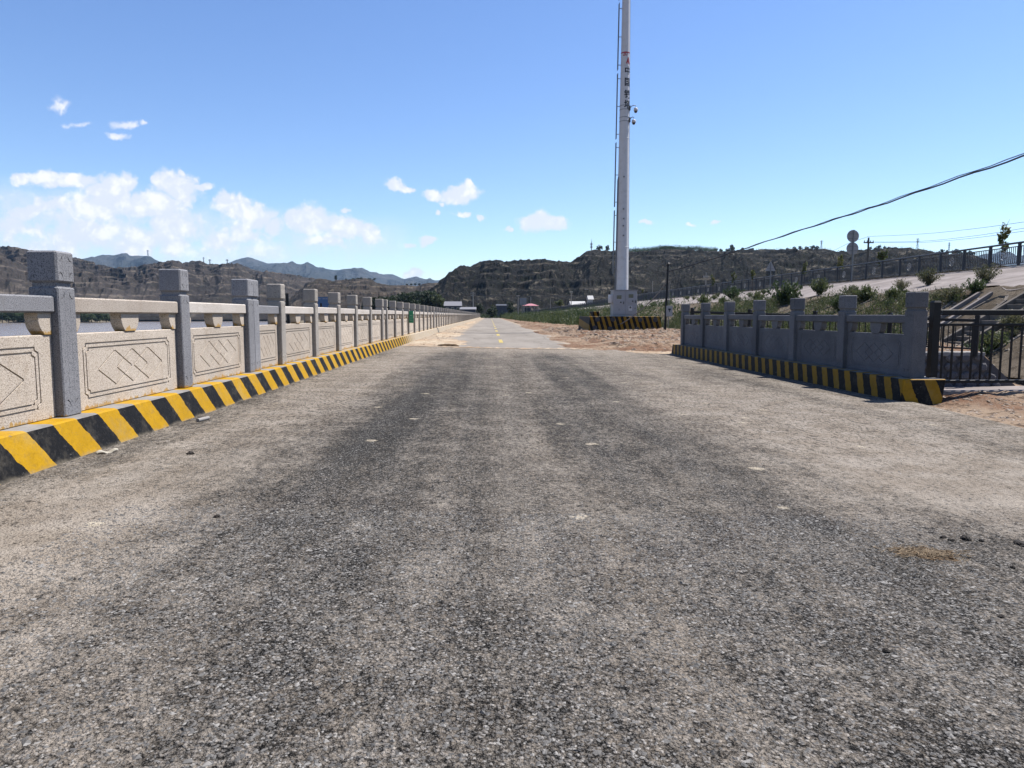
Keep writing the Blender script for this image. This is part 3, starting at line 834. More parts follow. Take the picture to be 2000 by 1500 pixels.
def notched(y0, y1, z0, z1, c):
    return [(y0 + c, z0), (y1 - c, z0), (y1 - c, z0 + c * .55), (y1 - c * .0, z0 + c), (y1, z1 - c), (y1 - c, z1 - c * .55), (y1 - c, z1), (y0 + c, z1), (y0 + c, z1 - c * .55), (y0, z1 - c), (y0, z0 + c), (y0 + c, z0 + c * .55)]
def rounded(y0, y1, z0, z1, c, inward=True):
    pts = []
    for (cy, cz, a0) in ((y0, z0, 90), (y0, z1, 0), (y1, z1, -90), (y1, z0, -180)):
        for k in range(4):
            a = R(a0 - 30 * k)
            pts.append((cy + c * math.cos(a), cz + c * math.sin(a)))
    return pts
def groove_bar(mb, p, q, w, x0, x1):
    p, q = Vector(p), Vector(q)
    d = (q - p).normalized(); nrm = Vector((-d.y, d.x)) * w / 2
    c = [p + nrm, q + nrm, q - nrm, p - nrm]
    mb.prism([(a.x, a.y) for a in c], x0, x1, 'x')

def make_panel(mat, style):
    b = MB(); b.box(-PANEL_T / 2, PANEL_T / 2, 0, PANEL_L, 0, PANEL_H)
    me = b.mesh('panel', mat, bevel=0.006)
    w, dp = (0.015, 0.014) if mat is not M_GRANITE_D else (0.011, 0.006)
    for s in (1, -1):
        x0, x1 = (PANEL_T / 2 - dp, PANEL_T / 2 + .02) if s > 0 else (-PANEL_T / 2 - .02, -PANEL_T / 2 + dp)
        ca = MB(); add_ring(ca, notched(.20, 1.90, .10, .59, .045), w, x0, x1)
        me = cut(me, ca.mesh('c', None))
        ca = MB(); add_ring(ca, notched(.245, 1.855, .14, .55, .04), w, x0, x1)
        me = cut(me, ca.mesh('c', None))
        lines = []
        if style == 0:
            for k in range(3):
                cy, cz, hw, hh = 0.74 + .33 * k, .345, .31, .165
                lines += [((cy - hw, cz), (cy, cz + hh)), ((cy, cz + hh), (cy + hw, cz)), ((cy + hw, cz), (cy, cz - hh)), ((cy, cz - hh), (cy - hw, cz))]
        for k, (p, q) in enumerate(lines):
            ca = MB()
            d = (Vector(q) - Vector(p)).normalized() * .004
            groove_bar(ca, Vector(p) + d, Vector(q) - d, w * .9, x0 + .0007 * (k % 4), x1)
            me = cut(me, ca.mesh('c', None))
    return me
def make_shaft(mat, detail=True):
    h = 1.075
    b = MB(); b.box(-POST_W / 2, POST_W / 2, -POST_W / 2, POST_W / 2, 0, h)
    me = b.mesh('post', mat, bevel=0.010)
    if detail:
        for s in (1, -1):
            x0, x1 = (POST_W / 2 - .010, POST_W / 2 + .02) if s > 0 else (-POST_W / 2 - .02, -POST_W / 2 + .010)
            ca = MB(); add_ring(ca, rounded(-.085, .085, .09, 1.03, .05), .010, x0, x1)
            me = cut(me, ca.mesh('c', None))
    return me
def make_cap(mat, detail=True):
    b = MB(); b.box(-.122, .122, -.122, .122, .04, .295)
    me = b.mesh('post_cap', mat, bevel=0.014)
    if detail:
        for s in (1, -1):
            x0, x1 = (.122 - .010, .15) if s > 0 else (-.15, -.122 + .010)
            ca = MB(); add_ring(ca, rounded(-.085, .085, .075, .26, .045), .010, x0, x1)
            me = cut(me, ca.mesh('c', None))
    b2 = MB(); b2.box(-.098, .098, -.098, .098, -0.01, .045)
    me2 = b2.mesh('n', mat)
    bm = bmesh.new(); bm.from_mesh(me); bm.from_mesh(me2); bm.to_mesh(me); bm.free()
    return me
def make_rail(mat):
    b = MB(); b.box(-.085, .085, 0, PANEL_L, 0, .135)
    return b.mesh('rail', mat, bevel=0.012)
def corbel_poly(half):
    """side outline seen from the road: plate then a cup that narrows downwards"""
    h = .18
    r = [(0.175, h), (0.175, h - .05), (0.168, h - .058), (0.172, h - .07), (0.165, h - .10), (0.145, h - .135), (0.115, h - .165), (0.10, 0)]
    if half:
        return [(0.0, h)] + r + [(0.0, 0)]
    return r + [(-a, z) for a, z in reversed(r)]
def make_corbel(mat, half):
    b = MB()
    b.prism(corbel_poly(half), -.055, .055, 'x')
    return b.mesh('bracket', mat, bevel=0.004)

LIB = {}
def lib(kind, mat, *a):
    key = (kind, mat.name) + a
    if key not in LIB:
        LIB[key] = {'panel': make_panel, 'shaft': make_shaft, 'cap': make_cap, 'rail': make_rail, 'corbel': make_corbel}[kind](mat, *a)
    return LIB[key]

def balustrade(label, X, ys, zf, post_mats, rail_mats, panel_mat, rz=0.0, plain_from=60.0, post_labels=None, group=None):
    """ys: near faces of the posts"""
    rt = root('stone_balustrade', label, 'balustrade', (X, ys[0], 0), rz, group)
    for k, y in enumerate(ys):
        yl = y - ys[0]
        det = y < plain_from
        pm = post_mats[min(k, len(post_mats) - 1)]
        z = zf(y)
        p = obj('post', lib('shaft', {M_GRANITE: M_GRANITE_FOOT, M_GREYBEIGE: M_GREYBEIGE_FOOT}.get(pm, pm), det), rt, (0, yl + POST_W / 2, z), (random.gauss(0, .003), random.gauss(0, .003), random.gauss(0, .01)))
        obj('post_cap', lib('cap', pm, det), p, (0, 0, 1.075))
        if k + 1 < len(ys):
            L = ys[k + 1] - y - POST_W
            if L < .1:
                continue
            rm = rail_mats[min(k, len(rail_mats) - 1)]
            sy = L / PANEL_L
            y0 = yl + POST_W
            z2 = (zf(y) + zf(ys[k + 1])) / 2
            obj('panel', lib('panel', panel_mat, 0 if det else 1), rt, (0, y0, z2 + .002), scale=(1, sy, 1))
            obj('rail', lib('rail', rm), rt, (0, y0 - .005, z2 + .865 + random.gauss(0, .004)), scale=(1, (L + .01) / PANEL_L, 1))
            obj('bracket', lib('corbel', panel_mat, True), rt, (0, y0 + .001, z2 + PANEL_H + .0015))
            obj('bracket', lib('corbel', panel_mat, True), rt, (0, y0 + L - .001, z2 + PANEL_H + .0015), (0, 0, math.pi))
            if L > 1.6:
                obj('bracket', lib('corbel', panel_mat, False), rt, (0, y0 + L / 2, z2 + PANEL_H + .0015))
    return rt

XC = XL - POST_W / 2
zl = lambda y: kerb_z(y)
GL = 'stone balustrade sections along the left kerb'
balustrade('nearest section of beige and grey stone balustrade behind the bright striped kerb', XC, [-0.94, 1.36, 3.66, 5.96, 8.28, 10.55], zl, [M_GRANITE], [M_GRANITE, M_GRANITE, M_GRANITE, M_BEIGE, M_PALE], M_PANEL, group=GL)
balustrade('stone balustrade section that starts at the doubled grey post and carries the green board', XC, [10.80, 12.19, 14.55, 16.78, 18.99, 21.27, 23.6, 24.63, 26.85, 29.1, 31.3, 33.75, 36.1, 38.4, 40.75, 43.1, 45.2], zl, [M_GRANITE, M_GREYBEIGE], [M_GRANITE, M_PALE], M_PANEL, group=GL)
y = 45.45; sec = 0
ends = ['stone balustrade section where the pole shadow climbs the dusty kerb', 'stone balustrade section beyond the pole shadow beside the sandy road edge', 'small far stone balustrade section short of the white houses', 'last stone balustrade section at the vanishing end of the road']
for lab, y1 in zip(ends, (78, 112, 160, 262)):
    ys = []
    while y < y1:
        ys.append(y); y += 2.32
    balustrade(lab, XC, ys, zl, [M_GREYBEIGE], [M_PALE], M_PANEL, plain_from=50, group=GL)
    y = ys[-1] + .25

# left kerb
def kerb_profile_mesh(name, xo_top, xo_bot, xi, y0, y1, dz0, dz1, mat, step=1.5):
    ys = np.arange(y0, y1 + .01, step)
    vs, fs = [], []
    for yy in ys:
        zt = kerb_z(yy)
        zb = float(gz(xo_bot, yy)) - .25
        j = 0.006 * float(fbm(np.array([yy * .7]), np.array([1.3]), 2)[0])
        vs += [(xi, yy, zb), (xo_bot + j, yy, zb), (xo_bot + j, yy, zb + .25), (xo_top + .02 + j, yy, zt - .012), (xo_top + j, yy, zt), (xi, yy, zt)]
    n = 6
    for a in range(len(ys) - 1):
        for k in range(n):
            fs.append((a * n + k, a * n + (k + 1) % n, (a + 1) * n + (k + 1) % n, (a + 1) * n + k))
    fs += [tuple(range(n)), tuple(range((len(ys) - 1) * n, len(ys) * n))[::-1]]
    b = MB(); b.add(vs, fs)
    return b.mesh(name, mat)
ends_k = [(-12, 11.9), (11.905, 23.9), (23.91, 46.0), (46.02, 78), (78.02, 112), (112.03, 262)]
for a, b in ends_k:
    struct('striped_kerb', kerb_profile_mesh('striped_kerb', -3.434, -3.335, -4.05, a, b, 0, 0, M_KERB_L, (b - a) / max(2, round((b - a) / 1.2))))

# right balustrade: turned a degree to the left of the road
RZR = R(0.8)
XR0 = 6.78
def zr(y): return 0.228
ysr = [11.22 + 2.165 * k for k in range(7)]
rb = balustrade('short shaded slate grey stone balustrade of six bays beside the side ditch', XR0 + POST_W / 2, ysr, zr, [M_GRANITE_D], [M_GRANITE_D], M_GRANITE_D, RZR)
rb.scale = (1, 1, 1.015)
kb = MB()
kx0, kx1, ky0, ky1 = -.37, .36, -.22, 13.40
zt, zb = 0.232, -0.42
kb.add([(kx0 + .03, ky0 + .04, zt), (kx1, ky0 + .04, zt), (kx1, ky1, zt), (kx0 + .03, ky1, zt), (kx0 - .05, ky0 - .02, zb), (kx1 - .12, ky0 - .02, zb), (kx1, ky1 + .04, zb), (kx0 - .05, ky1 + .04, zb)],
       [(0, 1, 2, 3), (7, 6, 5, 4), (0, 4, 5, 1), (1, 5, 6, 2), (2, 6, 7, 3), (3, 7, 4, 0)])
kro = struct('striped_kerb', kb.mesh('striped_kerb', M_KERB_R, bevel=.012))
kro.location = (XR0 + POST_W / 2, ysr[0], 0); kro.rotation_euler = (0, 0, RZR)

# ------------------------------------------------------------------ green board on the left balustrade
gb = root('green_board', 'small green board hung on a balustrade post, facing the camera', 'sign', (-3.50, 31.24, kerb_z(31.2)), R(-12))
b = MB(); b.box(-.02, .17, -.02, .0, .50, 1.02); obj('board', b.mesh('board', M_GREEN, .004), gb)
b = MB(); b.box(.01, .14, -.024, -.021, .60, .63); b.box(.01, .13, -.024, -.021, .70, .72); b.box(.02, .12, -.024, -.021, .80, .84)
obj('faded_lettering', b.mesh('faded_lettering', mat_paint('pale_print', (.3, .55, .42), .5)), gb)

# ------------------------------------------------------------------ telecom pole
PX, PY = at(1213.5, 630, 53.0).x, 53.0
pole = root('telecom_pole', 'very tall white telecom pole rising out of the top of the picture', 'telecom pole', (PX, PY, 0))
def prad(z): return 0.50 - (0.50 - 0.27) * min(1, z / 24.0) if z < 24 else max(.16, .27 - (z - 24) * .008)
shaft = MB()
prof = []
for z in np.linspace(-.2, 34, 58):
    prof.append((prad(z), z))
shaft.lathe(prof, 72)
obj('shaft', shaft.mesh('shaft', M_WHITE, smooth=True), pole)
b = MB()
for zz in (6.2, 14.0, 28.0):
    b.lathe([(prad(zz) + .004, zz), (prad(zz) + .012, zz + .01), (prad(zz) + .012, zz + .04), (prad(zz) + .004, zz + .05)], 40)
obj('seam', b.mesh('seam', M_WHITE), pole)
b = MB(); b.lathe([(prad(20.0) + .006, 19.96), (prad(20.) + .006, 20.04)], 40)
obj('marker_band', b.mesh('marker_band', M_RED), pole)
# cable duct up the left flank
for s, off in ((1, 0.0),):
    b = MB(); b.tube([(-prad(0.2) - .03, -.1, .1), (-prad(11) - .03, -.1, 11), (-prad(11.2) + .02, -.1, 11.3)], .05, 8)
    obj('cable_duct', b.mesh('cable_duct', M_STEEL), pole)
b = MB(); b.tube([(prad(0.2) * 1.0, -prad(.2) * .24, .1), (prad(24) * 1.0, -prad(24) * .24, 24), (prad(30) * 1.0, -prad(30) * .24, 30)], .025, 6)
obj('cable_duct', b.mesh('cable_duct', M_WHITE), pole)
fit = MB(); fit.box(-.05, .05, -.06, 0, -.05, .05)
fit_me = fit.mesh('fitting', M_STEEL)
for py_ in (345, 408, 427, 441, 460):
    zf_ = at(1219, py_, PY - .4).z
    obj('fitting', fit_me, pole, (-.04 + .02 * (py_ % 3), -prad(zf_) + .01, zf_))
# ladder: separate lengths of stile on brackets
z0 = 4.3
rung = MB(); rung.box(-.25, 0.02, -.02, .02, -.02, .02)
rung_me = rung.mesh('ladder_bracket', M_STEEL)
while z0 < 33:
    z1 = z0 + 4.6
    b = MB()
    xa, xb = -prad(z0) - .22, -prad(z1) - .22
    b.tube([(xa, -.12, z0), (xb, -.12, z1)], .028, 6)
    b.tube([(xa, .12, z0), (xb, .12, z1)], .028, 6)
    zz = z0 + .15
    while zz < z1:
        xx = xa + (xb - xa) * (zz - z0) / (z1 - z0)
        b.tube([(xx, -.12, zz), (xx, .12, zz)], .014, 5, False)
        zz += .3
    obj('ladder', b.mesh('ladder', M_STEEL), pole)
    for q in (.35, 2.3, 4.25):
        obj('ladder_bracket', rung_me, pole, (-prad(z0 + q) , 0, z0 + q))
    z0 += 4.85
# lettering wrapped on the shaft
def wrap_text(s, size, zc, ang, mat, name, squeeze=1.0):
    cu = bpy.data.curves.new(name, 'FONT')
    cu.body = s; cu.size = size; cu.align_x = 'CENTER'; cu.align_y = 'CENTER'; cu.extrude = 0.0; cu.offset = size * .022
    to = bpy.data.objects.new('t', cu); col.objects.link(to)
    dg = bpy.context.evaluated_depsgraph_get(); dg.update()
    me = bpy.data.meshes.new_from_object(to.evaluated_get(dg))
    bpy.data.objects.remove(to)
    me.name = name
    bm = bmesh.new(); bm.from_mesh(me)
    bmesh.ops.triangulate(bm, faces=bm.faces)
    for _ in range(3):
        long = [e for e in bm.edges if e.calc_length() > size * .14]
        if long: bmesh.ops.subdivide_edges(bm, edges=long, cuts=1)
        bmesh.ops.triangulate(bm, faces=bm.faces)
    for v in bm.verts:
        x, y = v.co.x * squeeze, v.co.y
        rr = prad(zc + y) + .010
        a = ang + x / rr
        v.co = (rr * math.sin(a), -rr * math.cos(a), zc + y)
    bm.to_mesh(me); bm.free()
    me.materials.clear(); me.materials.append(mat)
    return obj(name, me, pole)
ANG = R(33)
def zpix(py): return at(1222, py, PY - .3).z
wrap_text('20', .34, zpix(105.5), R(-12), M_RED, 'height_mark')
for ch, py in (('中', 139), ('国', 161), ('铁', 185), ('塔', 205)):
    wrap_text(ch, .62, zpix(py), ANG, M_BLACKPRINT, 'lettering')
# red emblem: two leaning strokes meeting at the top with a pale core
def emblem(polys, name, mat, zc):
    b = MB()
    for poly in polys:
        vs = []
        for x, y in [(a_ * .8, b_ * .8) for a_, b_ in poly]:
            rr = prad(zc + y) + .012
            a = ANG + x / rr
            vs.append((rr * math.sin(a), -rr * math.cos(a), zc + y))
        b.add(vs, [tuple(range(len(vs)))])
    obj(name, b.mesh(name, mat), pole)
ze = zpix(117.5)
emblem([[(-.24, -.30), (-.15, -.30), (0.02, .12), (0, .32), (-.06, .22)], [(.24, -.30), (.15, -.30), (-.02, .10), (0, .32), (.06, .22)], [(-.05, -.30), (0.03, -.30), (.07, -.1), (0.0, .04), (-.07, -.1)]], 'emblem', M_RED, ze)
# camera bands
for zc in (zpix(209), zpix(232)):
    b = MB()
    for dzz in (-.14, .14):
        b.lathe([(prad(zc) + .002, zc + dzz - .02), (prad(zc) + .02, zc + dzz - .015), (prad(zc) + .02, zc + dzz + .015), (prad(zc) + .002, zc + dzz + .02)], 32)
    obj('clamp_band', b.mesh('clamp_band', M_STEEL), pole)
def dome_camera(label, zc, reach):
    c = root('security_camera', label, 'security camera', (PX + prad(zc), PY - .2, zc))
    b = MB(); b.tube([(0, 0, -.12), (reach * .3, 0, .06), (reach * .7, 0, .12), (reach, 0, .10), (reach, 0, -.06)], .028, 7); b.box(-.02, .05, -.08, .08, -.25, .08)
    obj('arm', b.mesh('arm', M_STEEL), c)
    b = MB(); b.lathe([(.05, .02), (.14, -.03), (.15, -.20), (.13, -.22)], 16, (reach, 0, -.06)); obj('housing', b.mesh('housing', M_WHITE, smooth=True), c)
    b = MB(); b.lathe([(.125, 0), (.12, -.05), (.09, -.11), (.04, -.14)], 16, (reach, 0, -.28)); obj('dome', b.mesh('dome', M_GLASS, smooth=True), c)
    return c
dome_camera('upper dome security camera on a long arm from the white pole', zpix(208), .44)
dome_camera('lower dome security camera on a short arm from the white pole', zpix(231), .30)

# plinth and cabinet
plinth = root('concrete_plinth', 'large concrete block with slanting black and yellow stripes round the pole foot', 'concrete block', (PX - .27, 51.9, 0), R(2.0))
b = MB(); b.add([(-2.62, -1.55, -.15), (2.65, -1.55, -.15), (2.65, 3.2, -.15), (-2.62, 3.2, -.15), (-2.52, -1.47, 1.14), (2.60, -1.47, 1.14), (2.60, 3.2, 1.14), (-2.52, 3.2, 1.14)],
      [(3, 2, 1, 0), (4, 5, 6, 7), (0, 1, 5, 4), (1, 2, 6, 5), (2, 3, 7, 6), (3, 0, 4, 7)])
obj('block', b.mesh('block', M_PLINTH, .02), plinth)
patch = MB(); patch.lathe([(.165, 0), (.165, .035), (.15, .045)], 18)
patch_me = patch.mesh('round_patch', mat_concrete('patch_mortar', (0.15, 0.14, 0.14), (0.10, 0.095, 0.095)))
for px_, py_ in ((1165, 624), (1195, 624), (1249, 625), (1279, 625), (1160, 640), (1190, 642), (1243, 643), (1274, 643)):
    w = at(px_, py_, 50.4)
    lx = w.x - PX + .27
    obj('round_patch', patch_me, plinth, (lx, -1.535 + (w.z - 0) * .058, w.z), (R(90 - 3.5), 0, 0))
cab = root('control_cabinet', 'grey two door equipment cabinet standing on the striped block', 'cabinet', (at(1220.5, 600, 50.9).x, 51.45, 1.145), R(2.0))
b = MB(); b.box(-.86, .86, -.55, .45, .12, 1.84); obj('body', b.mesh('body', M_CABINET, .012), cab)
b = MB(); b.box(-.90, .86, -.56, .46, 0, .118); obj('base', b.mesh('base', M_CABINET), cab)
b = MB(); b.box(-.89, .90, -.61, .48, 1.842, 1.89); obj('roof', b.mesh('roof', M_CABINET), cab)
for sx, dz in ((-.43, 0), (.43, .08)):
    d = MB(); d.box(sx - .42, sx + .415, -.575, -.552, .15, 1.82); dd = obj('door', d.mesh('door', M_CABINET, .006), cab)
    d = MB(); d.box(sx - .24, sx + .20, -.592, -.576, .84 + dz, 1.56 + dz); hp = obj('hatch', d.mesh('hatch', M_CABINET, .004), dd)
    d = MB(); d.box(sx - .19, sx + .14, -.597, -.593, 1.24 + dz, 1.50 + dz); obj('window', d.mesh('window', M_GLASS), dd)
    d = MB(); d.lathe([(.055, 0), (.05, .02)], 12); o_ = obj('lock', d.mesh('lock', M_RUBBER), dd, (sx + .10, -.592, 1.0 + dz), (R(90), 0, 0))
    d = MB(); d.box(sx + .28, sx + .33, -.60, -.576, .88 + dz, 1.05 + dz); obj('handle', d.mesh('handle', M_RUBBER), dd)
    tri = MB(); cx = sx - .02 if sx < 0 else sx + .28
    tri.prism([(cx - .06, .44 + dz), (cx + .06, .44 + dz), (cx, .55 + dz)], -.580, -.576, 'y'); obj('warning_mark', tri.mesh('warning_mark', M_RUBBER), dd)
    tri = MB(); tri.prism([(cx - .04, .452 + dz), (cx + .04, .452 + dz), (cx, .525 + dz)], -.583, -.5805, 'y'); obj('warning_mark', tri.mesh('warning_mark', M_CABINET), dd)
d = MB(); d.box(.24, .50, -.592, -.576, .40, .74); obj('meter_box', d.mesh('meter_box', M_WHITE, .004), cab)
d = MB(); d.box(.31, .43, -.597, -.593, .57, .70); d.lathe([(.04, 0), (.035, .01)], 10, (0, 0, 0)); obj('meter_window', MB().box(.31, .43, -.597, -.593, .57, .70).mesh('meter_window', M_GLASS), cab)
d = MB(); d.lathe([(.22, -.3), (.24, -.25), (.24, .25), (.22, .3)], 16); obj('fan_unit', d.mesh('fan_unit', M_WHITE, smooth=True), cab, (-.91, -.1, 1.25))
st = MB(); st.box(-.24, .24, -.4, .4, 0, .36)
stub = tag(obj('concrete_stub', st.mesh('concrete_stub', M_PLINTH, .01), None, (PX - 1.94, 53.6, 1.142), (0, 0, .2)), 'small striped concrete stub on the block left of the cabinet', 'concrete block')

# ------------------------------------------------------------------ slender dark post with stays right of the plinth
bp = root('cable_post', 'thin black cable post with slanting stay wires right of the striped block', 'utility pole', (at(1298.5, 640, 47).x, 47.0, -.15))
b = MB(); b.tube([(0, 0, 0), (.10, 0, 3.4), (.13, 0, 4.70)], [.085, .075, .065], 8); obj('shaft', b.mesh('shaft', M_BLACKMETAL), bp)
b = MB(); b.lathe([(.10, 0), (.12, .06), (.06, .12), (.03, .3)], 8, (.13, 0, 4.70)); obj('insulator', b.mesh('insulator', M_RUBBER), bp)
b = MB(); b.tube([(.20, -.05, .6), (.23, -.05, 3.6)], .03, 6); obj('conduit', b.mesh('conduit', M_CONPOLE), bp)
b = MB()
for q in range(13):
    pass
pts = []
for k in range(15):
    t = k / 14
    pts.append((.10 + (-2.55) * t, 0.0 + 3.6 * t, 3.75 - 3.1 * t ** .75 + .12 * math.sin(t * math.pi) * -1))
b.tube(pts, .035, 6); obj('stay_wire', b.mesh('stay_wire', M_CONC), bp)
sg = root('notice_plate', 'small white notice plate fixed to the black cable post', 'sign', (at(1299, 600, 46.86).x + .08, 46.86, 1.05))
b = MB(); b.box(0, .42, -.012, .012, .10, .80); obj('plate', b.mesh('plate', M_WALLW, .004), sg)
b = MB(); b.box(.13, .30, -.016, -.0125, .50, .62); b.box(.19, .24, -.016, -.0125, .38, .50); obj('black_print', b.mesh('black_print', M_BLACKPRINT), sg)

# ------------------------------------------------------------------ overhead cables
def cable(name, label, pix, rad, strands=1, grp=None, sep_=.12):
    """pix: (px, py, distance) knots"""
    P = [at(*p) for p in pix]
    dense = []
    tt = np.linspace(0, len(P) - 1, 40)
    for t in tt:
        k = min(int(t), len(P) - 2); f = t - k
        p0, p1, p2, p3 = P[max(k - 1, 0)], P[k], P[k + 1], P[min(k + 2, len(P) - 1)]
        dense.append(0.5 * ((2 * p1) + (p2 - p0) * f + (2 * p0 - 5 * p1 + 4 * p2 - p3) * f * f + (3 * p1 - p0 - 3 * p2 + p3) * f ** 3))
    b = MB()
    for s in range(strands):
        off = Vector((0, 0, s * sep_))
        b.tube([p + off * min(1, 1.2 * k / 39) + Vector((0, 0, .02 * math.sin(k * 1.7 + s))) * (strands > 1) for k, p in enumerate(dense)], rad if s == 0 else rad * .55, 6)
    o = obj(name, b.mesh(name, M_RUBBER))
    return tag(o, label, 'cable', grp)
cable('overhead_cable', 'thick black bundled cable sweeping up across the sky to the right', [(1302, 532, 47), (1380, 509.5, 44), (1456, 485, 40), (1542, 457, 36), (1639, 426, 32), (1721, 400, 28.5), (1850, 355.5, 24), (2000, 305, 20), (2120, 264, 17)], .026, 2, None, .06)
cable('overhead_cable', 'upper of the thin wires from the crossarm pole to the right edge', [(1694, 462, 90), (1800, 457, 80), (1900, 447, 68), (2010, 432, 56), (2080, 420, 50)], .018)
cable('overhead_cable', 'middle thin wire from the crossarm pole to the right edge', [(1686, 473, 90), (1800, 471, 80), (1900, 461, 68), (2010, 444, 56), (2080, 432, 50)], .018)
cable('overhead_cable', 'lowest thin wire from the crossarm pole to the right edge', [(1702, 473, 90), (1800, 473.5, 80), (1900, 465, 68), (2010, 450, 56), (2080, 440, 50)], .018)
cable('overhead_cable', 'thin wire descending left from the crossarm pole behind the round signs', [(1694, 463, 90), (1660, 474, 100), (1628, 489, 112), (1580, 508, 130)], .02)

# ------------------------------------------------------------------ railings by the ditch
def railing(label, p0, p1, nbay, z0, zf_top, bars_per, post_h=1.28, h_top=1.10, h_mid=.98, grp=None, last_post=True):
    p0, p1 = Vector(p0), Vector(p1)
    d = p1 - p0; L = math.hypot(d.x, d.y); a = math.atan2(d.y, d.x)
    slope = (p1.z - p0.z) / L
    rt = root('metal_railing', label, 'railing', p0, a, grp)
    pm = MB(); pm.box(-.058, .058, -.058, .058, -.1, post_h); pm.add([(-.064, -.064, post_h), (.064, -.064, post_h), (.064, .064, post_h), (-.064, .064, post_h), (-.045, -.045, post_h + .03), (.045, -.045, post_h + .03), (.045, .045, post_h + .03), (-.045, .045, post_h + .03)], [(3, 2, 1, 0), (4, 5, 6, 7), (0, 1, 5, 4), (1, 2, 6, 5), (2, 3, 7, 6), (3, 0, 4, 7)])
    pme = pm.mesh('post', M_BLACKMETAL)
    bl = L / nbay
    bar = MB(); bar.box(-.012, .012, -.012, .012, .16, h_mid); bme = bar.mesh('bar', M_BLACKMETAL)
    for k in range(nbay + (1 if last_post else 0)):
        obj('post', pme, rt, (k * bl, 0, slope * k * bl))
    for k in range(nbay):
        x0, x1 = k * bl + .055, (k + 1) * bl - .055
        za, zb_ = slope * x0, slope * x1
        for nm, h, w, t in (('top_rail', h_top, .05, .045), ('middle_rail', h_mid, .03, .02), ('bottom_rail', .13, .03, .025)):
            r_ = MB(); r_.add([(x0, -w, za + h - t), (x1, -w, zb_ + h - t), (x1, w, zb_ + h - t), (x0, w, za + h - t), (x0, -w, za + h + t), (x1, -w, zb_ + h + t), (x1, w, zb_ + h + t), (x0, w, za + h + t)], [(3, 2, 1, 0), (4, 5, 6, 7), (0, 1, 5, 4), (1, 2, 6, 5), (2, 3, 7, 6), (3, 0, 4, 7)])
            obj(nm, r_.mesh(nm, M_BLACKMETAL, .008), rt)
        for j in range(bars_per):
            xx = x0 + (x1 - x0) * (j + .6) / bars_per
            obj('bar', bme, rt, (xx, 0, slope * xx))
    return rt
_rp = at(1819, 742, 11.40)
railing('black metal railing running right from the near end of the grey stone balustrade', (_rp.x, 11.40, at(1900, 745, 11.4).z - .13), (13.6, 11.54, at(1900, 745, 11.4).z - .13), 3, 0, 0, 12, 1.42, 1.26, 1.06)
railing('black metal railing on the far side of the ditch, behind the stone balustrade', at(1905, 690, 20.9), Vector((at(1352, 620, 28.0).x, 28.0, .38)), 4, 0, 0, 12, 1.12, .98, .84)

# coping under the near railing
zc_ = at(1920, 763, 11.3).z
b = MB(); b.box(7.28, 14.0, 11.33, 11.62, zc_ - .4, zc_)
struct('coping', b.mesh('coping', M_APRON, .012))
# ditch wall of rough stones
wl = root('stone_wall', 'dark rubble stone retaining wall of the ditch seen between the railing bars', 'stone wall', (0, 0, 0))
b = MB(); _wx, _wz = at(1923, 690, 21.05).x, at(1923, 688, 21.05).z - .115
b.prism([(9.0, -1.1), (_wx + 1.25, -1.1), (_wx, _wz), (9.0, _wz)], 21.05, 21.6, 'y'); obj('backing', b.mesh('backing', M_MORTAR), wl)
b = MB(); b.box(9.0, _wx - .02, 20.98, 21.7, _wz + .002, _wz + .117); obj('coping', b.mesh('coping', M_CONC, .01), wl)
M_STONE = mat_granite('rubble_stone', (0.26, 0.255, 0.27), (0.17, 0.165, 0.175), (0.06, 0.06, 0.065), (0.3, 0.28, 0.26), 60.0)
for row in range(4):
    x = 9.2 + .15 * row
    while x < _wx - .30 + (3 - row) * .28:
        w = random.uniform(.26, .46); h = random.uniform(.22, .30)
        zc_ = -.88 + row * .28
        n = random.choice((6, 7, 8))
        poly = [(math.cos(2 * math.pi * k / n + .3) * w / 2 * random.uniform(.85, 1.05), math.sin(2 * math.pi * k / n + .3) * h / 2 * random.uniform(.85, 1.05)) for k in range(n)]
        m_ = MB(); vs = [(p[0], 0.02, p[1]) for p in poly] + [(p[0] * .95, -.05, p[1] * .95) for p in poly] + [(p[0] * .6, -.085, p[1] * .6) for p in poly]
        fs = [tuple(range(2 * n, 3 * n))] + [(k, (k + 1) % n, n + (k + 1) % n, n + k) for k in range(n)] + [(n + k, n + (k + 1) % n, 2 * n + (k + 1) % n, 2 * n + k) for k in range(n)]
        m_.add(vs, fs)
        obj('stone', m_.mesh('stone', M_STONE), wl, (x + w / 2, 21.05, zc_ + random.uniform(-.02, .02)), (0, random.uniform(-.3, .3), 0))
        x += w + .04
# pale ditch floor
b = MB(); b.add([(7.8, 11.9, -.93), (17.2, 11.9, -.93), (17.2, 21.04, -.90), (7.8, 21.04, -.93)], [(0, 1, 2, 3)])
struct('ditch_floor', b.mesh('ditch_floor', M_APRON))

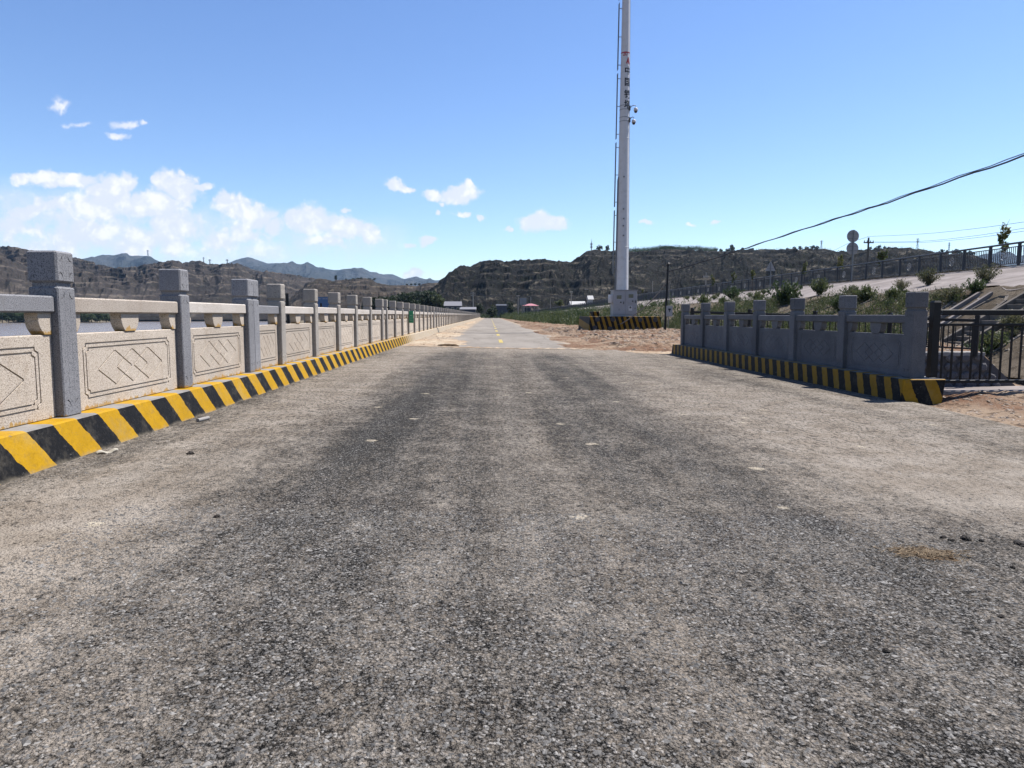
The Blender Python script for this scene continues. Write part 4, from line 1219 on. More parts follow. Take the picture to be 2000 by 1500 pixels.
# ------------------------------------------------------------------ bank details: steps, frames, drain
stp = root('concrete_steps', 'concrete steps with sloping side walls climbing the bank at the right', 'steps', (0, 0, 0))
y0s, y1s = 26.2, 27.5
nst = 13
for k in range(nst):
    x = 17.35 + 4.3 * k / nst; z = float(bank_z(np.array(x + .15), np.array(26.8)))
    b = MB(); b.box(x, x + 4.3 / nst + .08, y0s, y1s, z - .45, z + .10); obj('step', b.mesh('step', M_STEP, .01), stp)
for ya_, yb_ in ((y0s - .16, y0s - .003), (y1s + .003, y1s + .16)):
    zA, zB = float(bank_z(np.array(17.2), np.array(26.8))), float(bank_z(np.array(21.5), np.array(26.8)))
    b = MB(); b.prism([(17.0, zA - .5), (21.6, zB - .5), (21.6, zB + .26), (17.0, zA + .26)], ya_, yb_, 'y'); obj('side_wall', b.mesh('side_wall', M_STEP, .01), stp)
def slope_beam(name, pts, w=.15, h=.16, mat=None, par=None):
    b = MB()
    for (xa, ya_), (xb, yb_) in zip(pts[:-1], pts[1:]):
        A = Vector((xa, ya_, float(bank_z(np.array(xa), np.array(ya_))))); B = Vector((xb, yb_, float(bank_z(np.array(xb), np.array(yb_)))))
        d = (B - A); ln = d.length; d.normalize()
        s = Vector((d.y, -d.x, 0)).normalized() * w / 2
        up = Vector((0, 0, h))
        A2, B2 = A - d * .04, B + d * .04
        lo = Vector((0, 0, -.2))
        b.add([A2 - s + lo, B2 - s + lo, B2 + s + lo, A2 + s + lo, A2 - s + up, B2 - s + up, B2 + s + up, A2 + s + up], [(3, 2, 1, 0), (4, 5, 6, 7), (0, 1, 5, 4), (1, 2, 6, 5), (2, 3, 7, 6), (3, 0, 4, 7)])
    return obj(name, b.mesh(name, mat or M_APRON), par)
dr = root('drain_channel', 'pale concrete drain channel running down the planted bank beside the steps', 'drain', (0, 0, 0))
slope_beam('channel_edge', [(15.8, 29.55), (18, 29.6), (21.2, 29.65)], .17, .2, None, dr)
slope_beam('channel_edge', [(15.8, 30.35), (18, 30.4), (21.2, 30.45)], .17, .2, None, dr)
slope_beam('channel_bed', [(15.8, 29.95), (18, 30.0), (21.2, 30.05)], .62, .03, M_CONC, dr)
yy = 28.3
arch_n = -1
FRAME_LABELS = ['concrete arch frame on the bank just this side of the steps', 'concrete arch frame between the steps and the drain channel', 'first concrete arch frame beyond the drain channel', 'second concrete arch frame beyond the drain channel'] + ['%s concrete arch frame beyond the drain channel, counted along the bank' % w for w in ('third', 'fourth', 'fifth', 'sixth', 'seventh', 'eighth')]
for yy in (24.6, 28.1, 31.3, 33.6, 35.9, 38.4, 41.2, 44.2, 47.6, 51.2):
    arch_n += 1
    fr = tag(obj('slope_frame', None), FRAME_LABELS[arch_n], 'slope frame', 'concrete arch frames on the bank')
    fr.empty_display_size = .1
    t0x = float(toe_x(yy)) + .2
    arc = [(t0x, yy), (20.3, yy), (20.8, yy + .12), (21.1, yy + .45), (21.1, yy + .85), (20.8, yy + 1.2), (20.3, yy + 1.32)]
    slope_beam('beam', arc, .11, .09, M_STEP, fr)
    slope_beam('beam', [(20.3, yy + 1.32), (t0x, yy + 1.32)], .10, .08, M_STEP, fr)

# ------------------------------------------------------------------ dike railing
dk = root('dike_railing', 'long slate grey steel railing along the dike road above the bank', 'railing', (0, 0, 0))
pb = MB(); pb.lathe([(.085, 0), (.085, 1.12), (.095, 1.14), (.095, 1.18), (.07, 1.22), (.05, 1.25)], 10); dpost = pb.mesh('post', M_GREYMETAL)
dbar = MB().box(-.014, .014, -.014, .014, .14, 1.02).mesh('bar', M_GREYMETAL)
medal = MB()
for rr_ in (.24, .13):
    medal.tube([(0, rr_ * math.cos(t), .58 + rr_ * math.sin(t)) for t in np.linspace(0, 2 * math.pi, 17)], .014, 5, False)
for q in range(6):
    a = q * math.pi / 3
    medal.tube([(0, .05 * math.cos(a), .58 + .05 * math.sin(a)), (0, .24 * math.cos(a + .3), .58 + .24 * math.sin(a + .3))], .012, 5)
medal_me = medal.mesh('medallion', mat_paint('pale_metal', (.42, .43, .45), .45))
yk = [31.0 + 2.22 * k for k in range(130)]
yk = [y for y in yk if y < 318]
ztop = []
farbars = MB()
for k, y in enumerate(yk):
    x = 28.0 + float(shift(y)) - .06; z = 3.89 * float(zsc(y))
    if y < 170:
        obj('post', dpost, dk, (x, y, z))
    else:
        farbars.box(x - .085, x + .085, y - .085, y + .085, z, z + 1.2)
    if k + 1 < len(yk):
        y2 = yk[k + 1]; x2 = 28.0 + float(shift(y2)) - .06; z2 = 3.89 * float(zsc(y2))
        t_ = MB(); t_.tube([(x, y, z + 1.21), (x2, y2, z2 + 1.21)], .055, 7, False)
        obj('top_rail', t_.mesh('top_rail', M_GREYMETAL), dk)
        t_ = MB()
        for h in (1.02, .14):
            t_.tube([(x, y, z + h), (x2, y2, z2 + h)], .028, 5, False)
        obj('middle_rail', t_.mesh('middle_rail', M_GREYMETAL), dk)
        for j in range(1, 15):
            f = j / 15
            if y < 62 and True:
                obj('bar', dbar, dk, (x + (x2 - x) * f, y + (y2 - y) * f, z + (z2 - z) * f))
            elif y < 260:
                xx, yq, zz = x + (x2 - x) * f, y + (y2 - y) * f, z + (z2 - z) * f
                farbars.box(xx - .014, xx + .014, yq - .014, yq + .014, zz + .14, zz + 1.02)
        if k % 2 == 1 and y < 110:
            obj('medallion', medal_me, dk, (x + (x2 - x) * .5 - .03, y + (y2 - y) * .5, z))
fb = obj('far_bars', farbars.mesh('far_bars', M_GREYMETAL), dk); fb['kind'] = 'stuff'

# ------------------------------------------------------------------ traffic signs seen from behind
rs = root('traffic_sign', 'pair of round traffic signs seen from behind on one grey post', 'traffic sign', at(1663, 552, 54.3) - Vector((0, 0, 0)))
zr0 = rs.location.z
b = MB(); b.tube([(0, 0, -.3), (.02, 0, at(1666, 449, 54.3).z - zr0)], .05, 10); obj('post', b.mesh('post', M_STEEL), rs)
for py in (461, 485):
    z = at(1667, py, 54.3).z - zr0
    x = at(1667 if py < 470 else 1666, py, 54.3).x - rs.location.x
    b = MB(); b.lathe([(.47, 0), (.47, .012), (.44, .02)], 28); dsc = obj('disc', b.mesh('disc', M_SIGNBACK), rs, (x, .09, z), (R(90), 0, 0))
    b = MB(); b.box(x - .40, x + .40, .03, .068, z + .14, z + .18); b.box(x - .40, x + .40, .03, .068, z - .20, z - .16); obj('brace', b.mesh('brace', M_STEEL), rs)
ts = root('traffic_sign', 'triangular traffic sign seen from behind on a grey post', 'traffic sign', at(1504, 562, 70))
zt0 = ts.location.z
b = MB(); b.tube([(0, 0, -.3), (0, 0, at(1504, 513, 70).z - zt0)], .05, 8); obj('post', b.mesh('post', M_STEEL), ts)
zb_, zt_ = at(1504, 529, 70).z - zt0, at(1504, 511, 70).z - zt0
b = MB(); b.prism([(-.50, zb_), (.50, zb_), (.44 * .1, zt_), (-.44 * .1, zt_)], .06, .075, 'y'); obj('plate', b.mesh('plate', M_SIGNBACK), ts)
b = MB(); b.box(-.3, .3, .03, .058, zb_ + .2, zb_ + .24); obj('brace', b.mesh('brace', M_STEEL), ts)

# ------------------------------------------------------------------ utility poles
def upole(label, px, ptop, pbot, Y, wpx, mat, arms=(), grp=None):
    top, bot = at(px, ptop, Y), at(px, pbot, Y)
    r = wpx / FPX * Y / 2
    u = root('utility_pole', label, 'utility pole', bot, 0, grp)
    h = top.z - bot.z
    b = MB(); b.tube([(0, 0, -.5), (0, 0, h)], [r, r * .75], 8); obj('shaft', b.mesh('shaft', mat), u)
    for f, w in arms:
        ww = w / FPX * Y / 2
        b = MB(); b.box(-ww, ww, -r * .6 - .06, -r * .6 + .06, h * f - .07, h * f + .07)
        obj('crossarm', b.mesh('crossarm', mat), u)
        b = MB()
        for s in (-.9, -.35, .35, .9):
            b.lathe([(.05, 0), (.08, .06), (.05, .16), (.03, .24)], 6, (ww * s, -r * .6, h * f + .07))
        obj('insulators', b.mesh('insulators', M_WALLW), u)
    return u
upole('dark wooden utility pole with box crossarm behind the round traffic signs', 1694, 464, 520, 90, 4.5, M_WOODPOLE, [(.82, 19)])
upole('pale concrete utility pole with two crossarms by the lone round tree', 924, 571, 602, 255, 2.2, M_CONPOLE, [(.93, 9), (.80, 9)])
upole('thin concrete utility pole beside the grey billboard', 1012, 577, 611, 240, 2.0, M_CONPOLE, [(.95, 6)])
upole('thin pole rising through the pink pavilion roof', 1036.5, 580, 604, 250, 1.3, M_CONPOLE)
upole('thin pole between the pink roof and the white shed', 1075, 583, 602, 235, 1.2, M_CONPOLE)
upole('concrete utility pole just left of the long white shed', 1115.5, 570, 597, 215, 1.8, M_CONPOLE, [(.97, 6)])
upole('grey utility pole just right of the long white shed', 1145, 565, 592, 200, 1.8, M_WOODPOLE, [(.95, 6)])
upole('thin pale pole behind the dike railing, between plinth and cable post', 1274, 549, 580, 150, 1.6, M_CONPOLE)
upole('pale pole with crossarm behind the dike railing, left of the triangular sign', 1378, 532, 572, 120, 2.6, M_CONPOLE, [(.75, 10)])
cable('overhead_cable', 'thin wire strung along the foot of the dark hill', [(866, 580, 258), (924, 577, 255), (1012, 579, 240), (1115, 579, 214)], .06)
cable('overhead_cable', 'thin wire strung from the billboard pole along the valley', [(924, 574, 255), (970, 578, 245), (1012, 579, 240)], .05)

# ------------------------------------------------------------------ pylons
def pylon(label, px, ptop, pbot, Y, wpx, dead=False, grp='lattice pylons on the far ridges'):
    bot, top = at(px, pbot, Y), at(px, ptop, Y)
    h = top.z - bot.z; w = wpx / FPX * Y
    p = root('pylon', label, 'pylon', bot, .3, grp)
    th = max(.10, .28 / FPX * Y)
    b = MB()
    for sx in (-1, 1):
        for sy in (-1, 1):
            b.tube([(sx * w * .2, sy * w * .2, -h * .1), (sx * w * .06, sy * w * .06, h * .62), (sx * w * .05, sy * w * .05, h)], th, 4, False)
    for k in range(6):
        z0_, z1_ = h * (k / 7), h * ((k + 1) / 7)
        for sy in (-1, 1):
            wa, wb = w * (.2 - .14 * min(1, z0_ / h / .62)), w * (.2 - .14 * min(1, z1_ / h / .62))
            b.tube([(-wa, sy * wa, z0_), (wb, sy * wb, z1_)], th * .6, 4, False)
            b.tube([(wa, sy * wa, z0_), (-wb, sy * wb, z1_)], th * .6, 4, False)
    obj('tower', b.mesh('tower', M_STEEL), p)
    for f, k in ((.72, .42), (.88, .5), (1.0, .36)):
        b = MB(); b.tube([(-w * k, 0, h * f - w * .02), (0, 0, h * f + w * .05), (w * k, 0, h * f - w * .02)], th * .8, 4); b.tube([(-w * k, 0, h * f - w * .02), (w * k, 0, h * f - w * .02)], th * .7, 4)
        obj('crossarm', b.mesh('crossarm', M_STEEL), p)
    return p
pylon('small lattice pylon on the dark ridge between tree tufts', 1604, 470, 487, 640, 9)
pylon('lattice pylon standing above the round signs against the sky', 1791.5, 466, 487, 700, 11)
pylon('shorter lattice pylon near the right end of the dark ridge', 1853, 474, 494, 700, 9)
pylon('tiny pylon on the blue mountain shoulder at the left', 289, 489, 499, 4900, 5)
pylon('tiny pylon on the brown ridge left of the double hump', 398, 503, 514, 1560, 4)
pylon('tiny pylon in the saddle of the brown ridge', 410, 507, 516, 1560, 6)
pylon('tiny wide armed pylon right of the brown ridge saddle', 444, 507, 516, 1560, 6)
# mast on the hill corner
mast = root('radio_mast', 'slim radio mast on the corner of the dark hill', 'radio mast', at(1155, 490, 612))
b = MB(); hm = at(1155, 472, 612).z - mast.location.z
b.tube([(0, 0, -2), (0, 0, hm * .8), (0, 0, hm * 1.3)], [.35, .3, .08], 6); obj('shaft', b.mesh('shaft', M_STEEL), mast)
for f in (.40, .72):
    b = MB()
    for a in range(3):
        b.box(-.3, .3, .5, .9, hm * f - .9, hm * f + .9, Matrix.Rotation(a * 2.1, 4, 'Z'))
    obj('antenna_panel', b.mesh('antenna_panel', M_WALLW), mast)

# ------------------------------------------------------------------ vegetation
def leaves(centers, size, rnd=0.5, flat=0.3, up=0.2):
    """diamond leaf faces round the given centres"""
    n = len(centers)
    nrm = rng.normal(size=(n, 3)); nrm[:, 2] = np.abs(nrm[:, 2]) + up
    nrm /= np.linalg.norm(nrm, axis=1)[:, None]
    t = np.cross(nrm, rng.normal(size=(n, 3))); t /= np.linalg.norm(t, axis=1)[:, None] + 1e-9
    b = np.cross(nrm, t)
    s = (size * (1 + rnd * (rng.random(n) * 2 - 1)))[:, None] if np.ndim(size) == 0 else (size * (1 + rnd * (rng.random(n) * 2 - 1)))[:, None]
    v = np.stack([centers - t * s * .5, centers + b * s * .28, centers + t * s * .5 + nrm * s * .1, centers - b * s * .28], 1).reshape(-1, 3)
    f = np.arange(4 * n).reshape(n, 4)
    return v, f
def blades(c, size, width, lean):
    n = len(c)
    t = rng.normal(size=(n, 3)) * lean; t[:, 2] = np.abs(t[:, 2]) + .8
    t /= np.linalg.norm(t, axis=1)[:, None]
    b = np.cross(t, rng.normal(size=(n, 3))); b /= np.linalg.norm(b, axis=1)[:, None] + 1e-9
    s = (size * rng.uniform(.5, 1.4, n))[:, None]
    v = np.stack([c - t * s * .5, c + b * s * width, c + t * s * .5, c - b * s * width], 1).reshape(-1, 3)
    return v, np.arange(4 * n).reshape(n, 4)
def crown_points(n, rx, ry, rz, clumps, gap=.55, seed=0):
    r_ = np.random.default_rng(seed)
    d = r_.normal(size=(clumps, 3)); d /= np.linalg.norm(d, axis=1)[:, None]
    cc = d * (r_.random(clumps)[:, None] ** .45) * .78
    cs = r_.uniform(.16, .36, clumps)
    k = r_.integers(0, clumps, n)
    q = r_.normal(size=(n, 3)); q /= np.linalg.norm(q, axis=1)[:, None]
    p = cc[k] + q * (cs[k] * r_.random(n) ** .4)[:, None]
    return p * np.array([rx, ry, rz])
TREES = {}
def tree_mesh(kind, seed):
    key = (kind, seed)
    if key in TREES:
        return TREES[key]
    h = 1.0
    if kind == 'round':
        n, cl, rx, rz, zc, mat, ls = 2600, 40, .42, .36, .62, M_LEAF_DARK, .075
    elif kind == 'tall':
        n, cl, rx, rz, zc, mat, ls = 2200, 34, .26, .44, .55, M_LEAF_DARK, .07
    elif kind == 'pale':
        n, cl, rx, rz, zc, mat, ls = 1800, 30, .44, .38, .58, M_LEAF_WEED, .075
    elif kind == 'bank':
        n, cl, rx, rz, zc, mat, ls = 2200, 34, .62, .46, .48, M_LEAF_MID, .085
    elif kind == 'bush':
        n, cl, rx, rz, zc, mat, ls = 1500, 26, .52, .48, .40, M_LEAF_DARK, .09
    else:
        n, cl, rx, rz, zc, mat, ls = 260, 12, .14, .30, .68, M_LEAF_SAP, .06
    p = crown_points(n, rx, rx, rz, cl, seed=seed) + np.array([0, 0, zc])
    v, f = leaves(p, ls, .5)
    cm = np_mesh('crown', v, f, mat)
    b = MB()
    tw = .012 if kind == 'sapling' else .028
    b.tube([(0, 0, -.06), (.01, 0, .2), (-.01, .01, zc - .05), (0, 0, zc + rz * .55)], [tw, tw * .85, tw * .6, tw * .2], 7)
    rr_ = random.Random(seed)
    for q in range(6):
        a = rr_.uniform(0, 6.28); z0_ = zc - rz * .6 + q * rz * .2; l = rx * .7
        b.tube([(0, 0, z0_), (l * .5 * math.cos(a), l * .5 * math.sin(a), z0_ + .09), (l * math.cos(a), l * math.sin(a), z0_ + .2)], [tw * .45, tw * .3, tw * .12], 5)
    tm = b.mesh('trunk', M_BARK)
    TREES[key] = (cm, tm)
    return TREES[key]
def tree(kind, label, loc, h, seed, grp=None, cat='tree', sxy=1.0, name=None):
    cm, tm = tree_mesh(kind, seed)
    t = root(name or ('sapling' if kind == 'sapling' else 'tree'), label, cat, loc, random.uniform(0, 6.28), grp, (h * sxy, h * sxy, h))
    obj('crown', cm, t); obj('trunk', tm, t)
    return t
# lone dark tree at the end of the road and its neighbours
tree('bush', 'dark round tree standing alone at the far end of the road', at(959, 620, 235), 4.7, 1, sxy=1.05)
tree('bush', 'small dark tree left of the lone round tree behind the low house', at(937, 614, 262), 5.0, 2, sxy=.8)
tree('pale', 'pale green bushy tree left of the white house', at(855, 606, 238), 5.8, 3, sxy=1.0)
tree('bush', 'broad dark tree right of the dark hut at the foot of the hill', at(998, 612, 262), 5.4, 4, sxy=.9)
tree('pale', 'yellowish bush under the dark hill left of the long white shed', at(1094, 603, 228), 3.2, 5, sxy=1.4)
# dark grove behind the balustrade
gr = 'dark trees of the grove behind the balustrade'
for k in range(26):
    px_ = 716 + k * 5.6 + random.uniform(-3, 3)
    top = np.interp(px_, [715, 740, 760, 800, 830, 850, 862], [585, 571, 572, 566, 562, 568, 582]) + random.uniform(-2, 5)
    Yt = random.uniform(250, 300)
    b_ = at(px_, 614, Yt); b_.z = -1.2
    h = max(3.0, at(px_, top, Yt).z + 1.2)
    tree(random.choice(('round', 'tall', 'round')), 'dark green tree in the grove behind the far balustrade', b_, h, random.choice((1, 2, 4)), gr, sxy=random.uniform(.75, 1.0))
# river bank trees across the water
gr = 'willows on the far bank of the river'
for k in range(30):
    px_ = -60 + k * 9.6 + random.uniform(-4, 4)
    if px_ > 226: continue
    Yt = 555 + random.uniform(-12, 25)
    b_ = at(px_, 630, Yt); b_.z = -5.0
    h = random.uniform(9.5, 12.5) * (1 if px_ < 200 else .7)
    tree('bank', 'bushy green willow on the far bank of the brown river', b_, h, random.choice((5, 6, 7)), gr, sxy=random.uniform(.8, 1.05))
fb_ = MB()
fbx = np.linspace(-760, -300, 60)
struct('far_bank', grid_mesh('far_bank', np.linspace(-900, -295, 60), np.linspace(545, 720, 16), lambda X, Y: -6.0 + 3.4 * sstep(Y, 545, 562) + .5 * fbm(X / 20, Y / 20, 3) - 3.5 * sstep(X, -330, -298), M_GROUND))
# trees on the hill crest
gr2 = 'small dark trees dotted along the dark ridge'
tree('bush', 'round dark tree beside the mast on the corner of the hill', at(1170, 491, 600), 6.6, 1, sxy=1.05)
tree('bush', 'thinner tree right of the round one on the hill corner', at(1186, 491, 600), 6.4, 2, sxy=.7)
tree('bush', 'tall dark tree standing out on the ridge right of the pole', at(1430, 492, 600), 8.0, 4, sxy=.8)
tree('bush', 'low dark tree leaning on the tall ridge tree', at(1422, 493, 600), 4.5, 1, sxy=1.2)
for px_, hh in ((1300, 4.2), (1312, 3.6), (1292, 3.4), (1345, 3.2), (1390, 2.6), (1398, 3.2), (1408, 3.2), (1450, 2.8), (1470, 2.2), (1552, 3.4), (1563, 3.6), (1575, 3.0), (1587, 3.8), (1595, 3.4), (1538, 2.2), (1700, 3.0), (1716, 3.6), (1728, 2.6), (1840, 4.0), (1850, 3.4), (1866, 5.0), (1875, 3.6), (1893, 4.4), (1900, 3.5)):
    py_ = np.interp(px_, [p[0] for p in SKY_R], [p[1] for p in SKY_R])
    tree('bush', 'small dark tree growing on the crest of the dark ridge', at(px_, py_ + 2, 612), hh * 1.15, random.choice((1, 2, 4)), gr2, sxy=random.uniform(.9, 1.4))
# trees and a pagoda on the small hill
tree('tall', 'pointed dark tree on the knoll of the small brown hill', at(656, 549, 880), 8.0, 2, sxy=.9)
for px_ in (690, 698, 706, 714, 722, 676, 731):
    tree('round', 'dark tree on top of the small brown hill', at(px_, 548.5, 885), random.uniform(3.0, 4.4), random.choice((1, 4)), 'dark trees on the small brown hill', sxy=1.6)
for px_ in (795, 803, 811, 819):
    tree('round', 'dark tree in the row on the low saddle', at(px_, 559, 850), random.uniform(3, 4), random.choice((1, 4)), 'dark trees in the row on the low saddle', sxy=1.4)
# saplings by the dike road
saps = [(1957, 428, 492, 45, 'slim staked sapling with yellow green leaves standing tall above the railing'), (1723, 474, 515, 62, 'small bare topped sapling right of the crossarm pole'),
        (1640, 493, 535, 60, 'yellow green sapling left of the round signs behind the railing'), (1571, 505, 545, 64, 'thin dark sapling behind the railing right of the triangular sign'),
        (1470, 518, 558, 74, 'sapling behind the railing just left of the triangular sign'), (1432, 527, 568, 80, 'sapling behind the railing two saplings left of the triangle'),
        (1392, 532, 573, 90, 'sapling behind the railing right of the pale pole'), (1255, 560, 590, 110, 'bright green sapling above the railing right of the cabinet')]
for q, (px_, pt_, pb_, Y_, lab) in enumerate(saps):
    b_ = at(px_, pb_, Y_); h_ = at(px_, pt_, Y_).z - 3.7
    b_.z = 3.7
    tree('sapling', lab, b_, h_, 20 + q % 3, 'saplings along the dike road', 'sapling')
# shrubs on the bank
def shrub_mesh(kind, seed):
    key = ('shrub', kind, seed)
    if key in TREES: return TREES[key]
    r_ = np.random.default_rng(seed + 50)
    n = 1500
    st_ = 60
    a = r_.random(st_) * 6.28; tilt = r_.random(st_) ** .7 * .95; L = r_.uniform(.6, 1.0, st_)
    k = r_.integers(0, st_, n); t = r_.random(n) ** .6
    d = np.stack([np.cos(a) * np.sin(tilt), np.sin(a) * np.sin(tilt), np.cos(tilt)], 1)
    p = d[k] * (L[k] * t)[:, None] + r_.normal(size=(n, 3)) * .045
    p[:, 2] = np.maximum(p[:, 2], .01)
    v, f = blades(p, .15 if kind != 'dry' else .12, .15, 1.1)
    fm = np_mesh('foliage', v, f, {'weed': M_LEAF_WEED, 'mid': M_LEAF_MID, 'dry': M_LEAF_DRY}[kind])
    b = MB()
    for j in range(0, st_, 2):
        e = d[j] * L[j] * .9
        b.tube([(0, 0, -.05), tuple(e * .5 + np.array([0, 0, .03])), tuple(e)], [.010, .007, .003], 4, False)
    sm = b.mesh('stems', M_BARK)
    TREES[key] = (fm, sm)
    return TREES[key]
def shrub(kind, label, X, Y, h, w=1.0, seed=0, grp=None, z=None):
    fm, sm = shrub_mesh(kind, seed)
    if z is None:
        z = float(bank_z(np.array(X), np.array(Y))) if X > toe_x(Y) else float(verge_z(np.array(X), np.array(Y)))
        if X > 21.5 + shift(Y): z += .06
    s = root('shrub', label, 'shrub', (X, Y, z), random.uniform(0, 6.28), grp, (h * w, h * w, h))
    obj('foliage', fm, s); obj('stems', sm, s)
    return s
def bank_hit(px, py):
    """where the ray through a pixel meets the bank or the apron"""
    d = ray(px, py)
    for Y in np.arange(16, 130, .25):
        X = d.x / d.y * Y; z = CAM_Z + d.z / d.y * Y
        if X > toe_x(Y) and float(bank_z(np.array(X), np.array(Y))) >= z:
            return X, float(Y)
    return None
spots = [(1430, 586, 1.7, 'mid', 'tall green shrub on the bank above the left end of the grey balustrade'), (1535, 596, 2.2, 'mid', 'big dark green shrub on the bank behind the fourth grey post'),
         (1600, 578, 1.5, 'weed', 'spreading shrub at the lower edge of the pale apron'), (1813, 560, 1.3, 'dry', 'airy grey green shrub on the apron above the near grey post'),
         (1925, 556, 1.2, 'dry', 'airy shrub on the apron above the drain channel'), (1690, 590, 1.2, 'weed', 'green shrub on the bank right of the fifth grey post'),
         (1760, 572, 0.9, 'dry', 'thin shrub on the apron left of the near grey post'), (1905, 575, 0.9, 'mid', 'dark shrub at the bank top beside the drain channel'),
         (1375, 596, 1.4, 'weed', 'bright green shrub low on the bank behind the far grey posts'), (1640, 608, 1.1, 'mid', 'dark low shrub behind the rail of the grey balustrade'),
         (1660, 582, 1.0, 'weed', 'slim weedy shrub beside the apron edge'), (1480, 590, 1.2, 'weed', 'yellow green shrub on the bank between tall shrubs')]
for q, (px_, py_, h_, kd, lab) in enumerate(spots):
    hit = bank_hit(px_, py_)
    if hit: shrub(kd, lab, hit[0], hit[1], h_ * .8, 1.0, q % 3, 'shrubs on the bank')
for q in range(80):
    Y_ = 24 + 86 * random.random() ** 1.6; tx_ = float(toe_x(Y_))
    X_ = random.uniform(tx_, 21.6)
    if 25.6 < Y_ < 28.2 or 29.4 < Y_ < 30.7: continue
    if X_ > 21.5 + shift(Y_): continue
    shrub(random.choice(('weed', 'mid', 'weed', 'dry')), 'low leafy weed shrub among others on the soil bank', X_, Y_, random.uniform(.35, .9), random.uniform(.9, 1.4), random.randrange(3), 'low weed shrubs on the soil bank')
for q in range(12):
    Y_ = random.uniform(48, 120); X_ = random.uniform(22.0, 26.5)
    shrub(random.choice(('weed', 'dry')), 'weed shrub rooted in cracks of the pale apron', X_, Y_, random.uniform(.3, .6), 1.2, random.randrange(3), 'weed shrubs in the apron cracks')

for q in range(34):
    Y_ = random.uniform(58, 190)
    lo_ = float(np.interp(Y_, [58, 80, 120, 200], [9.2, 7.6, 6.4, 5.4])); X_ = random.uniform(lo_, 14.5)
    shrub(random.choice(('weed', 'mid')), 'leafy shrub standing in the tall weeds of the far right verge', X_, Y_, random.uniform(.7, 1.4), 1.1, random.randrange(3), 'shrubs in the far right verge', z=max(float(bank_z(np.array(X_), np.array(Y_))) if X_ > toe_x(Y_) else -.05, -.2))
# ground cover weeds: one mass
def weeds(name, label, P, hgt, mat, per=16, ls=.16):
    """clumps: upright stems with narrow leaves, thinning towards the top"""
    n = len(P)
    per = int(per * 1.7)
    hh = np.repeat(hgt, per)
    st = rng.normal(size=(n, 5, 2)) * .30
    k = rng.integers(0, 5, n * per)
    t = rng.random(n * per) ** .8
    idx = np.repeat(np.arange(n), per)
    off = np.zeros((n * per, 3))
    off[:, :2] = st[idx, k] * hh[:, None] * (.35 + .65 * t[:, None]) + rng.normal(size=(n * per, 2)) * (hh * .09 * (1.2 - t))[:, None]
    off[:, 2] = t * hh * (.75 + .5 * rng.random((n, 5))[idx, k])
    v, f = blades(P[idx] + off, hh * ls * 1.7 * (1.15 - .5 * t), .13, .75)
    o = obj(name, np_mesh(name, v, f, mat))
    tag(o, label, 'weeds', kind='stuff')
    return o
def weed_field(n, Y0, Y1, pw=1.0):
    Y = Y0 + (Y1 - Y0) * rng.random(n) ** pw
    lo = np.interp(Y, [24, 34, 44, 56, 60, 80, 120, 200, 300], [15.5, 14.5, 12.5, 12.6, 8.8, 7.2, 6.0, 5.0, 4.6])
    hi = np.interp(Y, [24, 44, 60, 140, 216, 300], [21.0, 21.2, 21.6, 20.5, 13, 9])
    X = lo + (hi - lo) * rng.random(n) ** 1.25
    keep = fbm(X * .35, Y * .25, 3) > -.10
    keep &= ~((Y > 25.4) & (Y < 30.8) & (X > 16.5))
    X, Y = X[keep], Y[keep]
    z = np.where(X > toe_x(Y), bank_z(X, Y), verge_z(X, np.minimum(Y, 119)))
    z = np.where(X > 21.5 + shift(Y), z + .05, z)
    return np.stack([X, Y, z], 1)
W1 = weed_field(6500, 26, 60)
weeds('weeds', 'green weeds covering the soil bank and verge', W1, rng.uniform(.18, .60, len(W1)), M_LEAF_WEED)
W2 = weed_field(4200, 58, 300, .8)
weeds('weeds', 'tall green weeds along the far right road verge', W2, rng.uniform(.45, 1.25, len(W2)), M_LEAF_WEED, 14)
W3 = weed_field(2200, 58, 300, .9)
weeds('weeds', 'darker green weeds mixed along the far right verge', W3, rng.uniform(.5, 1.4, len(W3)), M_LEAF_MID, 14)
W4 = weed_field(2000, 26, 60)
weeds('weeds', 'dry pale weeds on the bank', W4, rng.uniform(.2, .6, len(W4)), M_LEAF_DRY, 12)
# weeds across the end of the road
Y = rng.uniform(285, 330, 900); X = rng.uniform(-6, 16, 900)
weeds('weeds', 'green weeds across the far end of the road', np.stack([X, Y, X * 0 - .1], 1), rng.uniform(.6, 1.6, 900), M_LEAF_MID, 14)
# brush along the hill crest and foot
def ridge_brush(n, x0, x1, D):
    px = rng.uniform(x0, x1, n); P = []
    for a in px:
        py = np.interp(a, [p[0] for p in SKY_R], [p[1] for p in SKY_R])
        P.append(at(a, py + rng.uniform(-.5, 4.0), D + rng.uniform(-10, 15)))
    return np.array([tuple(p) for p in P])
RB = ridge_brush(1300, 1228, 1400, 610)
weeds('brush', 'green brush along the crest of the dark hill', RB, rng.uniform(1.6, 3.8, len(RB)), M_LEAF_MID, 14)
RB = ridge_brush(420, 1440, 1900, 610)
weeds('brush', 'dark brush dotted along the long dark ridge', RB, rng.uniform(.8, 1.8, len(RB)), M_LEAF_DARK, 12)
Yh = rng.uniform(255, 330, 700); ph = rng.uniform(925, 1330, 700)
HB = np.array([tuple(at(a, 615, b)) for a, b in zip(ph, Yh)]); HB[:, 2] = -1.2
weeds('undergrowth', 'dark green undergrowth at the foot of the dark hill', HB, rng.uniform(1.2, 3.8, 700), M_LEAF_DARK, 16)

